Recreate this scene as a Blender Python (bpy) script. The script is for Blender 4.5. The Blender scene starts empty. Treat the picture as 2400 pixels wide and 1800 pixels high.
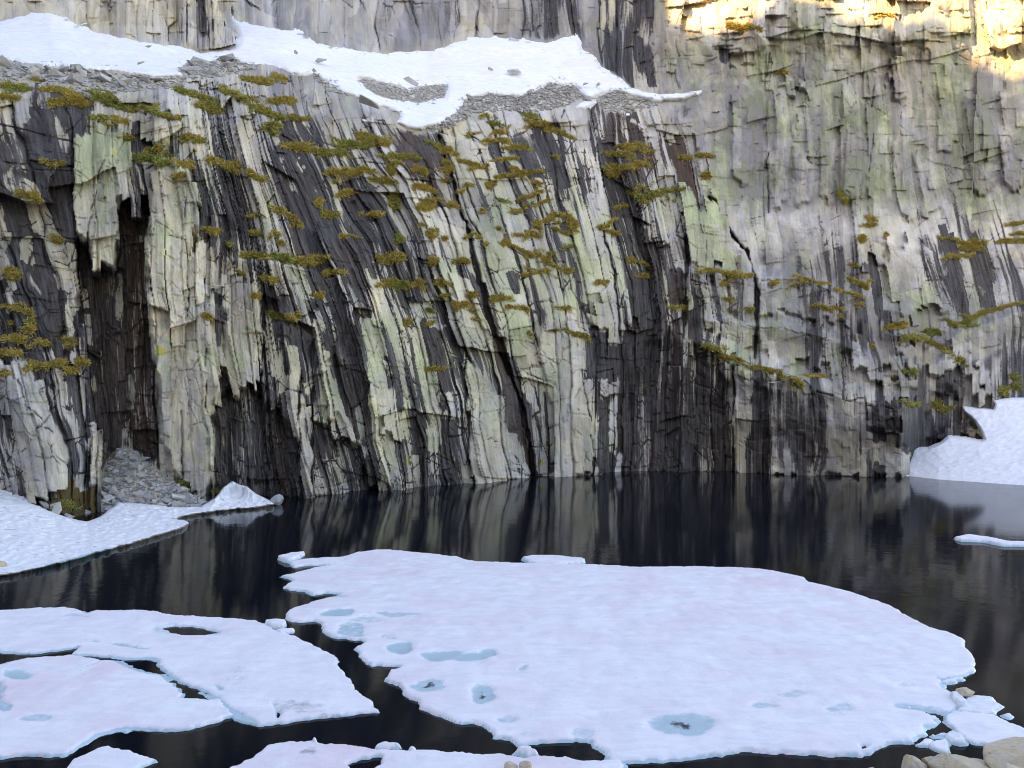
import bpy, bmesh, math, random
import numpy as np
from mathutils import Vector

random.seed(7); rng = np.random.default_rng(7)
SC = bpy.context.scene
COL = SC.collection

# ------------------------------------------------------------------ camera
EYE = 6.8            # eye height above the lake (m)
FOC = 1850.0         # focal length in image pixels (frame is 2400 x 1800 units)
cam = bpy.data.cameras.new('camera'); cam.sensor_width = 36; cam.lens = 36 * FOC / 2400
cam.clip_end = 2000; cam.clip_start = 0.1
camo = bpy.data.objects.new('camera', cam); COL.objects.link(camo)
camo.location = (0, 0, EYE); camo.rotation_euler = (math.pi / 2, 0, 0)
SC.camera = camo

# ------------------------------------------------------------------ light
SUN_EL = math.radians(24); SUN_AZ_V = np.array([-0.72, -0.694])      # horizontal direction towards the sun
SUN = np.array([SUN_AZ_V[0] * math.cos(SUN_EL), SUN_AZ_V[1] * math.cos(SUN_EL), math.sin(SUN_EL)])
world = bpy.data.worlds.new('World'); SC.world = world; world.use_nodes = True
wn = world.node_tree.nodes; wl = world.node_tree.links
bg = wn['Background']; sky = wn.new('ShaderNodeTexSky'); sky.sky_type = 'NISHITA'; sky.sun_disc = False
sky.sun_elevation = SUN_EL; sky.sun_rotation = math.atan2(SUN_AZ_V[0], SUN_AZ_V[1])
sky.altitude = 1800; sky.air_density = 1.0; sky.dust_density = 2.0; sky.ozone_density = 1.0
wl.new(sky.outputs[0], bg.inputs[0]); bg.inputs[1].default_value = 0.15
sl = bpy.data.lights.new('sun', 'SUN'); sl.energy = 3.2; sl.angle = math.radians(0.5); sl.color = (1.0, 0.76, 0.42)
so = bpy.data.objects.new('sun', sl); COL.objects.link(so)
so.rotation_euler = Vector((-SUN[0], -SUN[1], -SUN[2])).to_track_quat('-Z', 'Y').to_euler()
so.location = (0, 0, 150)
vs = SC.view_settings
vs.view_transform = 'Standard'; vs.look = 'None'; vs.gamma = 1.0; vs.exposure = 2.45
vs.use_curve_mapping = False
try:
    vs.use_white_balance = True; vs.white_balance_temperature = 9000; vs.white_balance_tint = 19
except Exception: pass
SC.cycles.filter_width = 0.95; SC.cycles.max_bounces = 4; SC.cycles.diffuse_bounces = 2

# ------------------------------------------------------------------ helpers
def tag(o, label=None, cat=None, group=None, kind=None):
    if label: o['label'] = label
    if cat: o['category'] = cat
    if group: o['group'] = group
    if kind: o['kind'] = kind
    return o
def empty(name, loc=(0, 0, 0)):
    o = bpy.data.objects.new(name, None); COL.objects.link(o); o.location = loc; return o
def mesh_np(name, V, F, mat=None, smooth=True, attrs=None):
    """mesh from numpy verts and an (n,3|4) face array; attrs: name -> (type, data per vertex)"""
    me = bpy.data.meshes.new(name)
    n, k = F.shape
    me.vertices.add(len(V)); me.vertices.foreach_set('co', np.ascontiguousarray(V, dtype=np.float32).ravel())
    me.loops.add(n * k); me.loops.foreach_set('vertex_index', np.ascontiguousarray(F, dtype=np.int32).ravel())
    me.polygons.add(n); me.polygons.foreach_set('loop_start', np.arange(0, n * k, k, dtype=np.int32))
    me.polygons.foreach_set('loop_total', np.full(n, k, dtype=np.int32))
    me.polygons.foreach_set('use_smooth', np.full(n, smooth, dtype=bool))
    me.update(calc_edges=True)
    for an, (ty, d) in (attrs or {}).items():
        a = me.attributes.new(an, ty, 'POINT')
        key = {'FLOAT': 'value', 'FLOAT_VECTOR': 'vector', 'FLOAT_COLOR': 'color'}[ty]
        a.data.foreach_set(key, np.ascontiguousarray(d, dtype=np.float32).ravel())
    if mat: me.materials.append(mat)
    return me
def obj(name, me, parent=None):
    o = bpy.data.objects.new(name, me); COL.objects.link(o)
    if parent: o.parent = parent
    return o

def hsh(ix, iy, k=0):
    h = (ix.astype(np.int64) * 374761393 + iy.astype(np.int64) * 668265263 + np.int64(k) * 974634721) & 0xFFFFFFFF
    h = ((h ^ (h >> 13)) * 1274126177) & 0xFFFFFFFF
    h = ((h ^ (h >> 16)) * 2246822519) & 0xFFFFFFFF
    return ((h ^ (h >> 15)) & 0xFFFFFF).astype(np.float64) / 16777216.0
def vnoise(x, y, k=0):
    ix = np.floor(x); iy = np.floor(y); fx = x - ix; fy = y - iy
    fx = fx * fx * (3 - 2 * fx); fy = fy * fy * (3 - 2 * fy)
    a = hsh(ix, iy, k); b = hsh(ix + 1, iy, k); c = hsh(ix, iy + 1, k); d = hsh(ix + 1, iy + 1, k)
    return (a * (1 - fx) + b * fx) * (1 - fy) + (c * (1 - fx) + d * fx) * fy
def fbm(x, y, k=0, o=4, g=0.5):
    s = 0; a = 1; t = 0
    for i in range(o):
        s = s + a * vnoise(x * 2 ** i + 17.3 * i, y * 2 ** i + 9.1 * i, k + i); t += a; a *= g
    return s / t
def sstep(a, b, x):
    t = np.clip((x - a) / (b - a), 0, 1); return t * t * (3 - 2 * t)
def voronoi(x, y, k=0, metric=2, jit=0.9):
    """F1 cell: returns id hash, offset from cell centre, F2-F1"""
    ix = np.floor(x); iy = np.floor(y)
    f1 = np.full(x.shape, 9.0); f2 = np.full(x.shape, 9.0)
    cid = np.zeros(x.shape); dx0 = np.zeros(x.shape); dy0 = np.zeros(x.shape)
    for oy in (-1, 0, 1):
        for ox in (-1, 0, 1):
            cx = ix + ox; cy = iy + oy
            px = cx + 0.5 + jit * (hsh(cx, cy, k) - 0.5); py = cy + 0.5 + jit * (hsh(cx, cy, k + 1) - 0.5)
            dx = x - px; dy = y - py
            d = np.sqrt(dx * dx + dy * dy) if metric == 2 else np.maximum(np.abs(dx), np.abs(dy)) + 0.3 * np.minimum(np.abs(dx), np.abs(dy))
            near = d < f1
            f2 = np.where(near, f1, np.minimum(f2, d))
            cid = np.where(near, hsh(cx, cy, k + 2), cid)
            dx0 = np.where(near, dx, dx0); dy0 = np.where(near, dy, dy0)
            f1 = np.where(near, d, f1)
    return cid, dx0, dy0, f2 - f1
def facets(x, y, k=0, sx=1.0, sy=1.0, c=.75):
    """chiselled rock: the outermost of many tilted planes, one per jittered cell, so faces meet in ridges and re-entrants"""
    ix = np.floor(x); iy = np.floor(y); best = np.full(x.shape, -9.0); cid = np.zeros(x.shape)
    for oy in (-1, 0, 1):
        for ox in (-1, 0, 1):
            cx = ix + ox; cy = iy + oy
            dx = x - (cx + .5 + .9 * (hsh(cx, cy, k) - .5)); dy = y - (cy + .5 + .9 * (hsh(cx, cy, k + 1) - .5))
            h = .9 * (hsh(cx, cy, k + 3) - .5) + (hsh(cx, cy, k + 4) - .5) * dx * sx + (hsh(cx, cy, k + 5) - .42) * dy * sy - c * np.maximum(np.abs(dx), np.abs(dy))
            nb = h > best; best = np.where(nb, h, best); cid = np.where(nb, hsh(cx, cy, k + 2), cid)
    return best, cid
def table(xs, ys, T, X, Y):
    """bilinear lookup of a coarse table"""
    xs = np.asarray(xs, float); ys = np.asarray(ys, float); T = np.asarray(T, float)
    fx = np.interp(X, xs, np.arange(len(xs))); fy = np.interp(Y, ys, np.arange(len(ys)))
    ix = np.clip(fx.astype(int), 0, len(xs) - 2); iy = np.clip(fy.astype(int), 0, len(ys) - 2)
    fx = fx - ix; fy = fy - iy
    fx = fx * fx * (3 - 2 * fx) * .5 + fx * .5; fy = fy * fy * (3 - 2 * fy) * .5 + fy * .5
    return (T[iy, ix] * (1 - fx) + T[iy, ix + 1] * fx) * (1 - fy) + (T[iy + 1, ix] * (1 - fx) + T[iy + 1, ix + 1] * fx) * fy
def sdf_poly(P, X, Y):
    """signed distance, positive inside"""
    P = np.asarray(P, float); n = len(P)
    d = np.full(X.shape, 1e9); ins = np.zeros(X.shape, bool)
    for i in range(n):
        ax, ay = P[i]; bx, by = P[(i + 1) % n]
        ex, ey = bx - ax, by - ay; L = ex * ex + ey * ey + 1e-9
        t = np.clip(((X - ax) * ex + (Y - ay) * ey) / L, 0, 1)
        d = np.minimum(d, (X - ax - t * ex) ** 2 + (Y - ay - t * ey) ** 2)
        c = ((ay > Y) != (by > Y)) & (X < (bx - ax) * (Y - ay) / (by - ay + 1e-12) + ax)
        ins ^= c
    d = np.sqrt(d)
    return np.where(ins, d, -d)
def dist_line(P, X, Y, H):
    """distance to an open polyline minus its half width (H per point), positive inside"""
    P = np.asarray(P, float); H = np.broadcast_to(np.asarray(H, float), (len(P),))
    best = np.full(X.shape, -1e9)
    for i in range(len(P) - 1):
        ax, ay = P[i]; bx, by = P[i + 1]; ex, ey = bx - ax, by - ay; L = ex * ex + ey * ey + 1e-9
        t = np.clip(((X - ax) * ex + (Y - ay) * ey) / L, 0, 1)
        best = np.maximum(best, H[i] + (H[i + 1] - H[i]) * t - np.hypot(X - ax - t * ex, Y - ay - t * ey))
    return best
def to_world(px, py, Y):
    """image pixel plus estimated depth, unprojected from the camera -> world position"""
    return np.stack([(px - 1200) / FOC * Y, Y * np.ones_like(px), EYE + (900 - py) / FOC * Y], -1)
def on_level(px, py, z):
    """image pixel assumed to lie at height z"""
    Y = (EYE - z) * FOC / (np.asarray(py, float) - 900); return (np.asarray(px, float) - 1200) / FOC * Y, Y

# ------------------------------------------------------------------ materials
def new_mat(name):
    m = bpy.data.materials.new(name); m.use_nodes = True
    nt = m.node_tree; nt.nodes.clear()
    out = nt.nodes.new('ShaderNodeOutputMaterial'); b = nt.nodes.new('ShaderNodeBsdfPrincipled')
    nt.links.new(b.outputs[0], out.inputs[0]); return m, nt, b
class NT:
    def __init__(s, nt): s.nt = nt
    def n(s, t, **kw):
        o = s.nt.nodes.new(t)
        for k, v in kw.items(): setattr(o, k, v)
        return o
    def put(s, sock, v):
        if hasattr(v, 'is_linked') or isinstance(v, bpy.types.NodeSocket): s.nt.links.new(v, sock)
        else: sock.default_value = v
    def math(s, op, a, b=0.0, c=0.0, clamp=False):
        o = s.n('ShaderNodeMath', operation=op, use_clamp=clamp)
        s.put(o.inputs[0], a); s.put(o.inputs[1], b); s.put(o.inputs[2], c); return o.outputs[0]
    def mix(s, f, a, b, blend='MIX'):
        o = s.n('ShaderNodeMix', data_type='RGBA', blend_type=blend)
        s.put(o.inputs[0], f); s.put(o.inputs[6], a if not isinstance(a, tuple) else (*a, 1)); s.put(o.inputs[7], b if not isinstance(b, tuple) else (*b, 1))
        return o.outputs[2]
    def smooth(s, x, a, b, lo=0.0, hi=1.0):
        o = s.n('ShaderNodeMapRange', interpolation_type='SMOOTHSTEP')
        s.put(o.inputs[0], x); o.inputs[1].default_value = a; o.inputs[2].default_value = b
        o.inputs[3].default_value = lo; o.inputs[4].default_value = hi; return o.outputs[0]
    def attr(s, name): return s.n('ShaderNodeAttribute', attribute_name=name)
    def noise(s, vec, scale, detail=3.0, rough=0.55, dist=0.0):
        o = s.n('ShaderNodeTexNoise'); s.put(o.inputs['Vector'], vec); o.inputs['Scale'].default_value = scale
        o.inputs['Detail'].default_value = detail; o.inputs['Roughness'].default_value = rough; o.inputs['Distortion'].default_value = dist
        return o.outputs[0]
    def scale(s, vec, sc):
        o = s.n('ShaderNodeMapping'); s.put(o.inputs[0], vec); o.inputs[3].default_value = sc; return o.outputs[0]

def make_rock_mat():
    m, nt, b = new_mat('cliff_rock'); t = NT(nt)
    st = t.attr('strata').outputs['Vector']
    mk = t.attr('marks'); sep = t.n('ShaderNodeSeparateColor'); nt.links.new(mk.outputs['Color'], sep.inputs[0])
    stain, lichen, rust = sep.outputs[0], sep.outputs[1], sep.outputs[2]; soil = mk.outputs['Alpha']
    tn = t.attr('tone'); sp2 = t.n('ShaderNodeSeparateColor'); nt.links.new(tn.outputs['Color'], sp2.inputs[0])
    tone, warm, gold = sp2.outputs[0], sp2.outputs[1], sp2.outputs[2]; stk = tn.outputs['Alpha']
    geo = t.n('ShaderNodeNewGeometry').outputs['Position']
    fine = t.noise(t.scale(st, (38, 0.9, 1)), 1.0, 3.0, 0.65)          # thin streaks down the dip
    mid = t.noise(t.scale(st, (11, 1.0, 1)), 1.0, 2.0, 0.55)
    spk = t.noise(geo, 4.0, 3.0, 0.65)
    spk2 = mid
    gran = t.noise(geo, 17.0, 1.0, 0.7)
    finec = t.math('MULTIPLY', t.math('SUBTRACT', fine, 0.5), stk)
    v = t.math('ADD', stain, t.math('MULTIPLY', finec, 1.0))
    v = t.math('ADD', v, t.math('MULTIPLY', t.math('SUBTRACT', mid, 0.5), 0.45))
    v = t.math('ADD', v, t.math('MULTIPLY', t.math('SUBTRACT', spk, 0.5), 0.25))
    sm = t.smooth(v, 0.40, 0.64)
    wash = t.smooth(v, 0.05, 0.60)
    base = t.mix(warm, (0.44, 0.42, 0.425), (0.57, 0.485, 0.345))
    base = t.mix(t.smooth(spk2, 0.35, 0.7), base, t.mix(0.5, base, (0.58, 0.525, 0.42)))
    lv = t.math('ADD', lichen, t.math('MULTIPLY', t.math('SUBTRACT', spk, 0.5), 1.1))
    lv = t.math('ADD', lv, t.math('MULTIPLY', t.math('SUBTRACT', mid, 0.5), 0.7))
    base = t.mix(t.smooth(lv, 0.25, 0.95, 0, 0.85), base, (0.385, 0.42, 0.24))
    base = t.mix(t.smooth(t.math('ADD', gold, t.math('MULTIPLY', t.math('SUBTRACT', spk, 0.5), 0.5)), 0.45, 0.6), base, (0.50, 0.44, 0.10))
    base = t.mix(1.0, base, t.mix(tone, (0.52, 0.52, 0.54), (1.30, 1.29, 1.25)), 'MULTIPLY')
    base = t.mix(1.0, base, t.mix(t.smooth(finec, -0.2, 0.2), (1.08, 1.075, 1.06), (0.89, 0.89, 0.90)), 'MULTIPLY')
    base = t.mix(1.0, base, t.mix(gran, (0.80, 0.80, 0.81), (1.16, 1.16, 1.15)), 'MULTIPLY')
    base = t.mix(t.math('MULTIPLY', wash, 0.34), base, (0.13, 0.12, 0.125))
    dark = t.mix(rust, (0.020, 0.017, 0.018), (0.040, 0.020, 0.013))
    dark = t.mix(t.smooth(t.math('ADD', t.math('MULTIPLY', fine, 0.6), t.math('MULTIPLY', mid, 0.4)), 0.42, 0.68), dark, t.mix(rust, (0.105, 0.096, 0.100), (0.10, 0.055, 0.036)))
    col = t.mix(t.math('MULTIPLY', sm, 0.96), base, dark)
    so_ = t.smooth(t.math('ADD', soil, t.math('MULTIPLY', t.math('SUBTRACT', spk, 0.5), 0.9)), 0.4, 0.62)
    col = t.mix(so_, col, t.mix(spk, (0.05, 0.034, 0.016), (0.13, 0.085, 0.03)))
    nt.links.new(col, b.inputs['Base Color'])
    nt.links.new(t.smooth(sm, 0, 1, 0.92, 0.62), b.inputs['Roughness'])
    b.inputs['Specular IOR Level'].default_value = 0.3
    # relief finer than the mesh
    h = t.math('ADD', t.math('MULTIPLY', t.noise(t.scale(st, (20, 2.2, 1)), 1.0, 1.0), 0.45), t.math('MULTIPLY', t.noise(geo, 4.5, 2.0, 0.6), 0.5))
    bp = t.n('ShaderNodeBump'); bp.inputs['Strength'].default_value = 0.5; bp.inputs['Distance'].default_value = 0.18
    nt.links.new(h, bp.inputs['Height']); nt.links.new(bp.outputs[0], b.inputs['Normal'])
    return m
def make_debris_mat(name, c0, c1, warm=(0.45, 0.42, 0.36)):
    m, nt, b = new_mat(name); t = NT(nt)
    geo = t.n('ShaderNodeNewGeometry').outputs['Position']
    oi = t.n('ShaderNodeObjectInfo').outputs['Random']
    col = t.mix(oi, c0, c1)
    col = t.mix(t.smooth(t.noise(geo, 2.2, 4), 0.45, 0.75), col, warm)
    col = t.mix(1.0, col, t.mix(t.noise(geo, 14.0, 4, 0.7), (0.6, 0.6, 0.62), (1.3, 1.3, 1.28)), 'MULTIPLY')
    col = t.mix(t.smooth(t.noise(geo, 5.5, 4, 0.7), 0.60, 0.72, 0, 0.6), col, (0.20, 0.17, 0.135))
    nt.links.new(col, b.inputs['Base Color']); b.inputs['Roughness'].default_value = 0.9; b.inputs['Specular IOR Level'].default_value = 0.3
    bp = t.n('ShaderNodeBump'); bp.inputs['Strength'].default_value = 0.5; bp.inputs['Distance'].default_value = 0.08
    nt.links.new(t.noise(geo, 9.0, 5, 0.65), bp.inputs['Height']); nt.links.new(bp.outputs[0], b.inputs['Normal'])
    return m
def make_snow_mat(name, cup=(2.2, 5.0), bump=0.25, base=(0.84, 0.84, 0.855)):
    m, nt, b = new_mat(name); t = NT(nt)
    geo = t.n('ShaderNodeNewGeometry').outputs['Position']
    at = t.attr('melt'); sp = t.n('ShaderNodeSeparateColor'); nt.links.new(at.outputs['Color'], sp.inputs[0])
    pond, pink, dirt = sp.outputs[0], sp.outputs[1], sp.outputs[2]; deep = at.outputs['Alpha']
    n1 = t.noise(geo, 0.55, 4, 0.6, 0.4); n2 = t.noise(geo, 6.0, 4, 0.6)
    n3 = t.noise(t.scale(geo, (0.9, 2.6, 1)), 1.1, 5, 0.65, 0.8)
    col = t.mix(t.smooth(n3, 0.32, 0.75), base, (0.71, 0.725, 0.775))
    col = t.mix(1.0, col, t.mix(t.noise(geo, 22.0, 2, 0.7), (0.90, 0.90, 0.91), (1.07, 1.07, 1.06)), 'MULTIPLY')
    col = t.mix(t.math('MULTIPLY', pink, t.smooth(n1, 0.3, 0.75)), col, (0.75, 0.60, 0.655))
    pv = t.math('ADD', pond, t.math('MULTIPLY', t.math('SUBTRACT', n2, 0.5), 0.9))
    col = t.mix(t.smooth(pv, 0.30, 0.75), col, (0.42, 0.575, 0.64))
    dv = t.math('ADD', deep, t.math('MULTIPLY', t.math('SUBTRACT', n2, 0.5), 1.4))
    col = t.mix(t.smooth(dv, 0.50, 0.85), col, (0.045, 0.06, 0.075))
    rv = t.math('ADD', dirt, t.math('MULTIPLY', t.math('SUBTRACT', n2, 0.5), 0.7))
    col = t.mix(t.smooth(rv, 0.35, 0.8, 0, 0.8), col, (0.22, 0.21, 0.22))
    nt.links.new(col, b.inputs['Base Color'])
    nt.links.new(t.smooth(pv, 0.3, 0.75, 0.8, 0.3), b.inputs['Roughness']); b.inputs['Specular IOR Level'].default_value = 0.3
    vor = t.n('ShaderNodeTexVoronoi', feature='SMOOTH_F1'); nt.links.new(t.scale(geo, (1, 0.75, 1)), vor.inputs['Vector']); vor.inputs['Scale'].default_value = cup[0]
    h = t.math('ADD', t.math('MULTIPLY', vor.outputs['Distance'], 0.7), t.math('MULTIPLY', t.noise(geo, cup[1], 4, 0.6), 0.35))
    bp = t.n('ShaderNodeBump'); bp.inputs['Strength'].default_value = bump; bp.inputs['Distance'].default_value = 0.12
    nt.links.new(h, bp.inputs['Height']); nt.links.new(bp.outputs[0], b.inputs['Normal'])
    return m
def make_water_mat():
    m, nt, b = new_mat('lake_water'); t = NT(nt)
    geo = t.n('ShaderNodeNewGeometry').outputs['Position']
    b.inputs['Base Color'].default_value = (0.0045, 0.0065, 0.0105, 1); b.inputs['Roughness'].default_value = 0.085; b.inputs['IOR'].default_value = 1.33; b.inputs['Specular IOR Level'].default_value = 0.22
    n = t.math('ADD', t.noise(t.scale(geo, (1.0, 1.0, 1)), 1.6, 2, 0.5), t.math('MULTIPLY', t.noise(geo, 0.35, 2, 0.5), 1.2))
    wind = t.smooth(t.noise(geo, 0.09, 2, 0.5), 0.42, 0.62, 0.25, 1.0)
    bp = t.n('ShaderNodeBump'); nt.links.new(t.math('MULTIPLY', wind, 0.05), bp.inputs['Strength']); bp.inputs['Distance'].default_value = 0.12
    nt.links.new(n, bp.inputs['Height']); nt.links.new(bp.outputs[0], b.inputs['Normal'])
    return m
def make_plant_mat():
    m, nt, b = new_mat('heather'); t = NT(nt)
    geo = t.n('ShaderNodeNewGeometry').outputs['Position']
    hue = t.attr('hue').outputs['Fac']
    v = t.math('ADD', hue, t.math('MULTIPLY', t.math('SUBTRACT', t.noise(geo, 1.3, 3), 0.5), 1.5))
    col = t.mix(t.smooth(v, 0.2, 0.8), (0.46, 0.345, 0.10), (0.27, 0.285, 0.085))
    col = t.mix(1.0, col, t.mix(t.noise(geo, 9, 3), (0.55, 0.55, 0.55), (1.35, 1.35, 1.3)), 'MULTIPLY')
    nt.links.new(col, b.inputs['Base Color']); b.inputs['Roughness'].default_value = 0.9; b.inputs['Specular IOR Level'].default_value = 0.15
    return m
M_ROCK = make_rock_mat()
M_DEBRIS = make_debris_mat('talus_rock', (0.33, 0.325, 0.33), (0.58, 0.56, 0.53))
M_BOULDER = make_debris_mat('shore_granite', (0.52, 0.44, 0.335), (0.60, 0.51, 0.395), (0.56, 0.42, 0.26))
M_SNOW = make_snow_mat('firn_snow', (1.6, 4.0), 0.35)
M_BANK = make_snow_mat('cupped_snow', (2.6, 6.0), 0.6)
M_FLOE = make_snow_mat('lake_ice', (2.2, 5.0), 0.5, (0.83, 0.83, 0.855))
M_WATER = make_water_mat()
M_PLANT = make_plant_mat()

# ------------------------------------------------------------------ rock face depths over image pixels
# estimated depth (m) of the smoothed rock surface on a coarse grid of image pixels
GX = [-250, 0, 120, 300, 450, 650, 850, 1000, 1300, 1500, 1700, 2000, 2110, 2160, 2400, 2650]
GY = [-120, -20, 60, 120, 180, 230, 290, 400, 600, 800, 900, 1000, 1180, 1300]
GD = [
 [72, 71, 71, 72, 73, 92, 92, 91, 90, 86, 79, 79, 79.7, 80, 82, 84],
 [70, 69, 69, 70, 71, 88, 88, 88, 88, 84, 77, 77.5, 78.2, 78.5, 80, 82],
 [66, 66, 66, 69, 70, 76, 83, 86, 86.5, 82.5, 76, 76, 77.0, 77.5, 79, 81],
 [59, 60, 61, 64, 67, 69, 76, 81, 82, 80.5, 75, 75, 76.0, 76.5, 78, 80],
 [52, 53, 55, 58, 60, 62.5, 69, 75, 77.5, 78, 74, 74, 75.4, 76, 77, 79],
 [48.5, 49, 50, 53, 55, 58, 64.5, 70, 73.5, 75, 73, 73.5, 74.9, 75.5, 76.5, 78],
 [47.5, 48, 48.8, 50.3, 52, 55.5, 61, 64, 69, 72.5, 72.3, 73, 74.4, 75, 76, 78],
 [46.5, 46.8, 47.2, 48, 49.5, 52.8, 57, 60, 65.5, 69, 70.8, 72, 73.4, 74, 75, 77],
 [44.5, 44.8, 45.2, 46.4, 47.5, 49.5, 53, 56, 62, 65.5, 68, 69.5, 71.2, 72, 73, 75],
 [42.8, 43.2, 43.6, 45.2, 46.0, 47.5, 50.8, 54, 60, 63.3, 65.3, 66.3, 67.8, 68.5, 69.5, 72],
 [42, 42.4, 42.6, 44.7, 45.4, 46.8, 50.2, 53.2, 59.2, 62.6, 63.2, 63.2, 63.6, 66, 67, 70],
 [41.5, 41.8, 41.6, 44.3, 45.0, 46.3, 49.6, 52.7, 58.7, 62, 62.2, 61.4, 61.2, 64.8, 66, 69],
 [40.5, 40.8, 39.5, 43.6, 44.6, 45.7, 49.0, 52.2, 58.2, 61.5, 61.8, 60.4, 60.2, 63.8, 64.5, 68],
 [38.0, 38.5, 37.2, 42.6, 44.0, 45.4, 48.8, 52.0, 58.0, 61.3, 61.6, 60.2, 60.2, 63.8, 64, 67.5]]
STEP = 2.15
NX = int(2760 / STEP) + 1; NY = int(1345 / STEP) + 1
px1 = np.linspace(-180, 2580, NX); py1 = np.linspace(-95, 1250, NY)
X, Y = np.meshgrid(px1, py1)
SPUR = [(-250, -150), (500, -150), (512, 20), (552, 90), (552, 104), (520, 112), (470, 118), (-250, 100)]
_in = sdf_poly(SPUR, X + 5 * (vnoise(X / 15, Y / 20, 3) - .5), Y) > 0
_xs = np.where((Y < 118) & (X > 400) & (X < 660), np.where(_in, np.minimum(X, 450), np.where(X > 500, np.maximum(X, 655), X)), X)
D0 = table(GX, GY, GD, _xs, Y)       # the spur at the upper corner stands well in front of the headwall

# dip of the joints: sideways drift per unit fall, integrated into a coordinate that is constant along a joint
AX = [-200, 0, 100, 200, 400, 600, 700, 850, 1000, 1150, 1300, 1450, 1600, 1750, 2000, 2200, 2400, 2600]
AY = [0, 150, 300, 400, 500, 600, 700, 800, 900, 1000, 1150]
AT = [[.04] * 18, [.06, .06, .06, .05, .05, .1, .15, .15, .15, .15, .12, .1, .08, .05, .05, .08, .1, .1],
 [.3, .25, .2, .05, .09, .26, .38, .45, .42, .37, .3, .3, .2, .05, .05, .1, .15, .15],
 [.35, .3, .3, .06, .09, .3, .46, .55, .42, .37, .35, .3, .25, .05, .05, .15, .25, .25],
 [.35, .35, .35, .08, .07, .26, .42, .5, .42, .37, .3, .25, .2, .1, .1, .25, .3, .3],
 [.3, .3, .3, .08, .05, .2, .34, .4, .4, .37, .3, .2, .1, .1, .15, .3, .3, .3],
 [.25, .25, .25, .08, .03, .1, .25, .33, .35, .34, .22, .12, .05, .05, .1, .25, .2, .2],
 [.25, .25, .25, .08, .03, .1, .2, .27, .3, .32, .12, .05, .02, .02, .02, .1, .05, .05],
 [.2, .25, .25, .05, .03, .1, .15, .22, .25, .3, .08, .02, 0, 0, 0, 0, 0, 0],
 [.15, .2, .2, .03, .03, .05, .15, .2, .2, .2, .05, 0, 0, 0, 0, 0, 0, 0],
 [.1, .15, .15, .02, .03, .03, .25, .26, .16, .12, .03, 0, 0, 0, 0, 0, 0, 0]]
cx = np.linspace(-600, 3000, 721); cs = cx.copy(); rows = []; ry = []
for yy in np.arange(1260, -110, -10.0):
    rows.append(cs.copy()); ry.append(yy)
    t_ = table(AX, AY, AT, cx, np.full_like(cx, yy))
    cs = np.interp(cx + t_ * 10, cx, cs)
S = table(cx, ry[::-1], np.array(rows[::-1]), X, Y)
# wavy joints
W1 = fbm(X / 170, Y / 260, 11, 3) - .5; W2 = fbm(X / 150 + 9, Y / 150, 15, 3) - .5
Sw = S + 46 * W1 + 15 * (fbm(X / 48, Y / 95, 13, 3) - .5); Tw = Y + 60 * W2

right = sstep(1560, 1760, X + (Y - 500) * -0.25)          # broad slabby wall beyond the corner
upper = sstep(1.0, 0.0, (Y - np.interp(X, [-250, 300, 560, 900, 1300, 1560, 1800, 2600], [120, 130, 120, 170, 200, 220, 60, -50])) / 60)

def blocks(w, h, k, jx=0.8, jt=0.85):
    """irregular upright columns broken by cross joints; returns per-cell hash, local coords, distance to joint (units)"""
    u = Sw / w; c0 = np.floor(u)
    best = np.full(u.shape, 9e9); sec = np.full(u.shape, 9e9); cid = np.zeros(u.shape); cc = np.zeros(u.shape)
    for o in (-1, 0, 1):
        c = c0 + o; p = c + .5 + jx * (hsh(c, c * 0 + k, k) - .5); d = np.abs(u - p)
        nb = d < best; sec = np.where(nb, best, np.minimum(sec, d)); cid = np.where(nb, c, cid); cc = np.where(nb, p, cc); best = np.where(nb, d, best)
    du = (u - cc); eu = (sec - best) * .5 * w
    hh = h * (0.6 + 0.9 * hsh(cid, cid * 0 + 3, k + 5))
    v = (Tw + (Sw - cc * w) * (hsh(cid, cid * 0, k + 9) - .5) * 0.9) / hh + hsh(cid, cid * 0 + 7, k + 6) * 50; r0 = np.floor(v)
    best = np.full(u.shape, 9e9); sec = np.full(u.shape, 9e9); rid = np.zeros(u.shape); rc = np.zeros(u.shape)
    for o in (-1, 0, 1):
        r = r0 + o; p = r + .5 + jt * (hsh(cid, r, k + 1) - .5); d = np.abs(v - p)
        nb = d < best; sec = np.where(nb, best, np.minimum(sec, d)); rid = np.where(nb, r, rid); rc = np.where(nb, p, rc); best = np.where(nb, d, best)
    dv = v - rc; ev = (sec - best) * .5 * hh
    return cid, rid, du, dv, eu, ev, hh
PILLAR = [(352, 395), (400, 380), (440, 400), (470, 480), (445, 600), (480, 640), (520, 760), (525, 860), (500, 960), (499, 1070), (487, 1172), (478, 1172), (430, 1140), (385, 1060), (368, 960), (362, 830), (351, 720), (346, 600), (350, 500)]
GREENP = [(178, 290), (215, 282), (285, 286), (300, 340), (306, 355), (296, 470), (280, 490), (277, 640), (214, 632), (206, 560), (176, 540), (168, 400)]
ALCOVE = [(280, 478), (352, 478), (346, 600), (362, 830), (378, 1060), (300, 1075), (240, 1060), (226, 1000), (212, 850), (182, 700), (176, 545), (206, 570), (214, 640), (277, 645)]
BLOCK = [(527, 660), (560, 640), (600, 665), (616, 760), (612, 902), (545, 917), (522, 860), (518, 700)]
CAVE1 = [(500, 965), (530, 921), (611, 906), (618, 940), (690, 1010), (696, 1190), (492, 1190)]
CAVE2 = [(732, 992), (770, 1000), (835, 1060), (905, 1190), (732, 1190)]
CHIM = [(1456, 770), (1520, 800), (1590, 800), (1640, 800), (1716, 870), (1720, 1130), (1456, 1130)]
BUTT = [(1720, 860), (1800, 880), (1900, 915), (2040, 960), (2125, 1020), (2132, 1130), (1720, 1130)]
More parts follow.
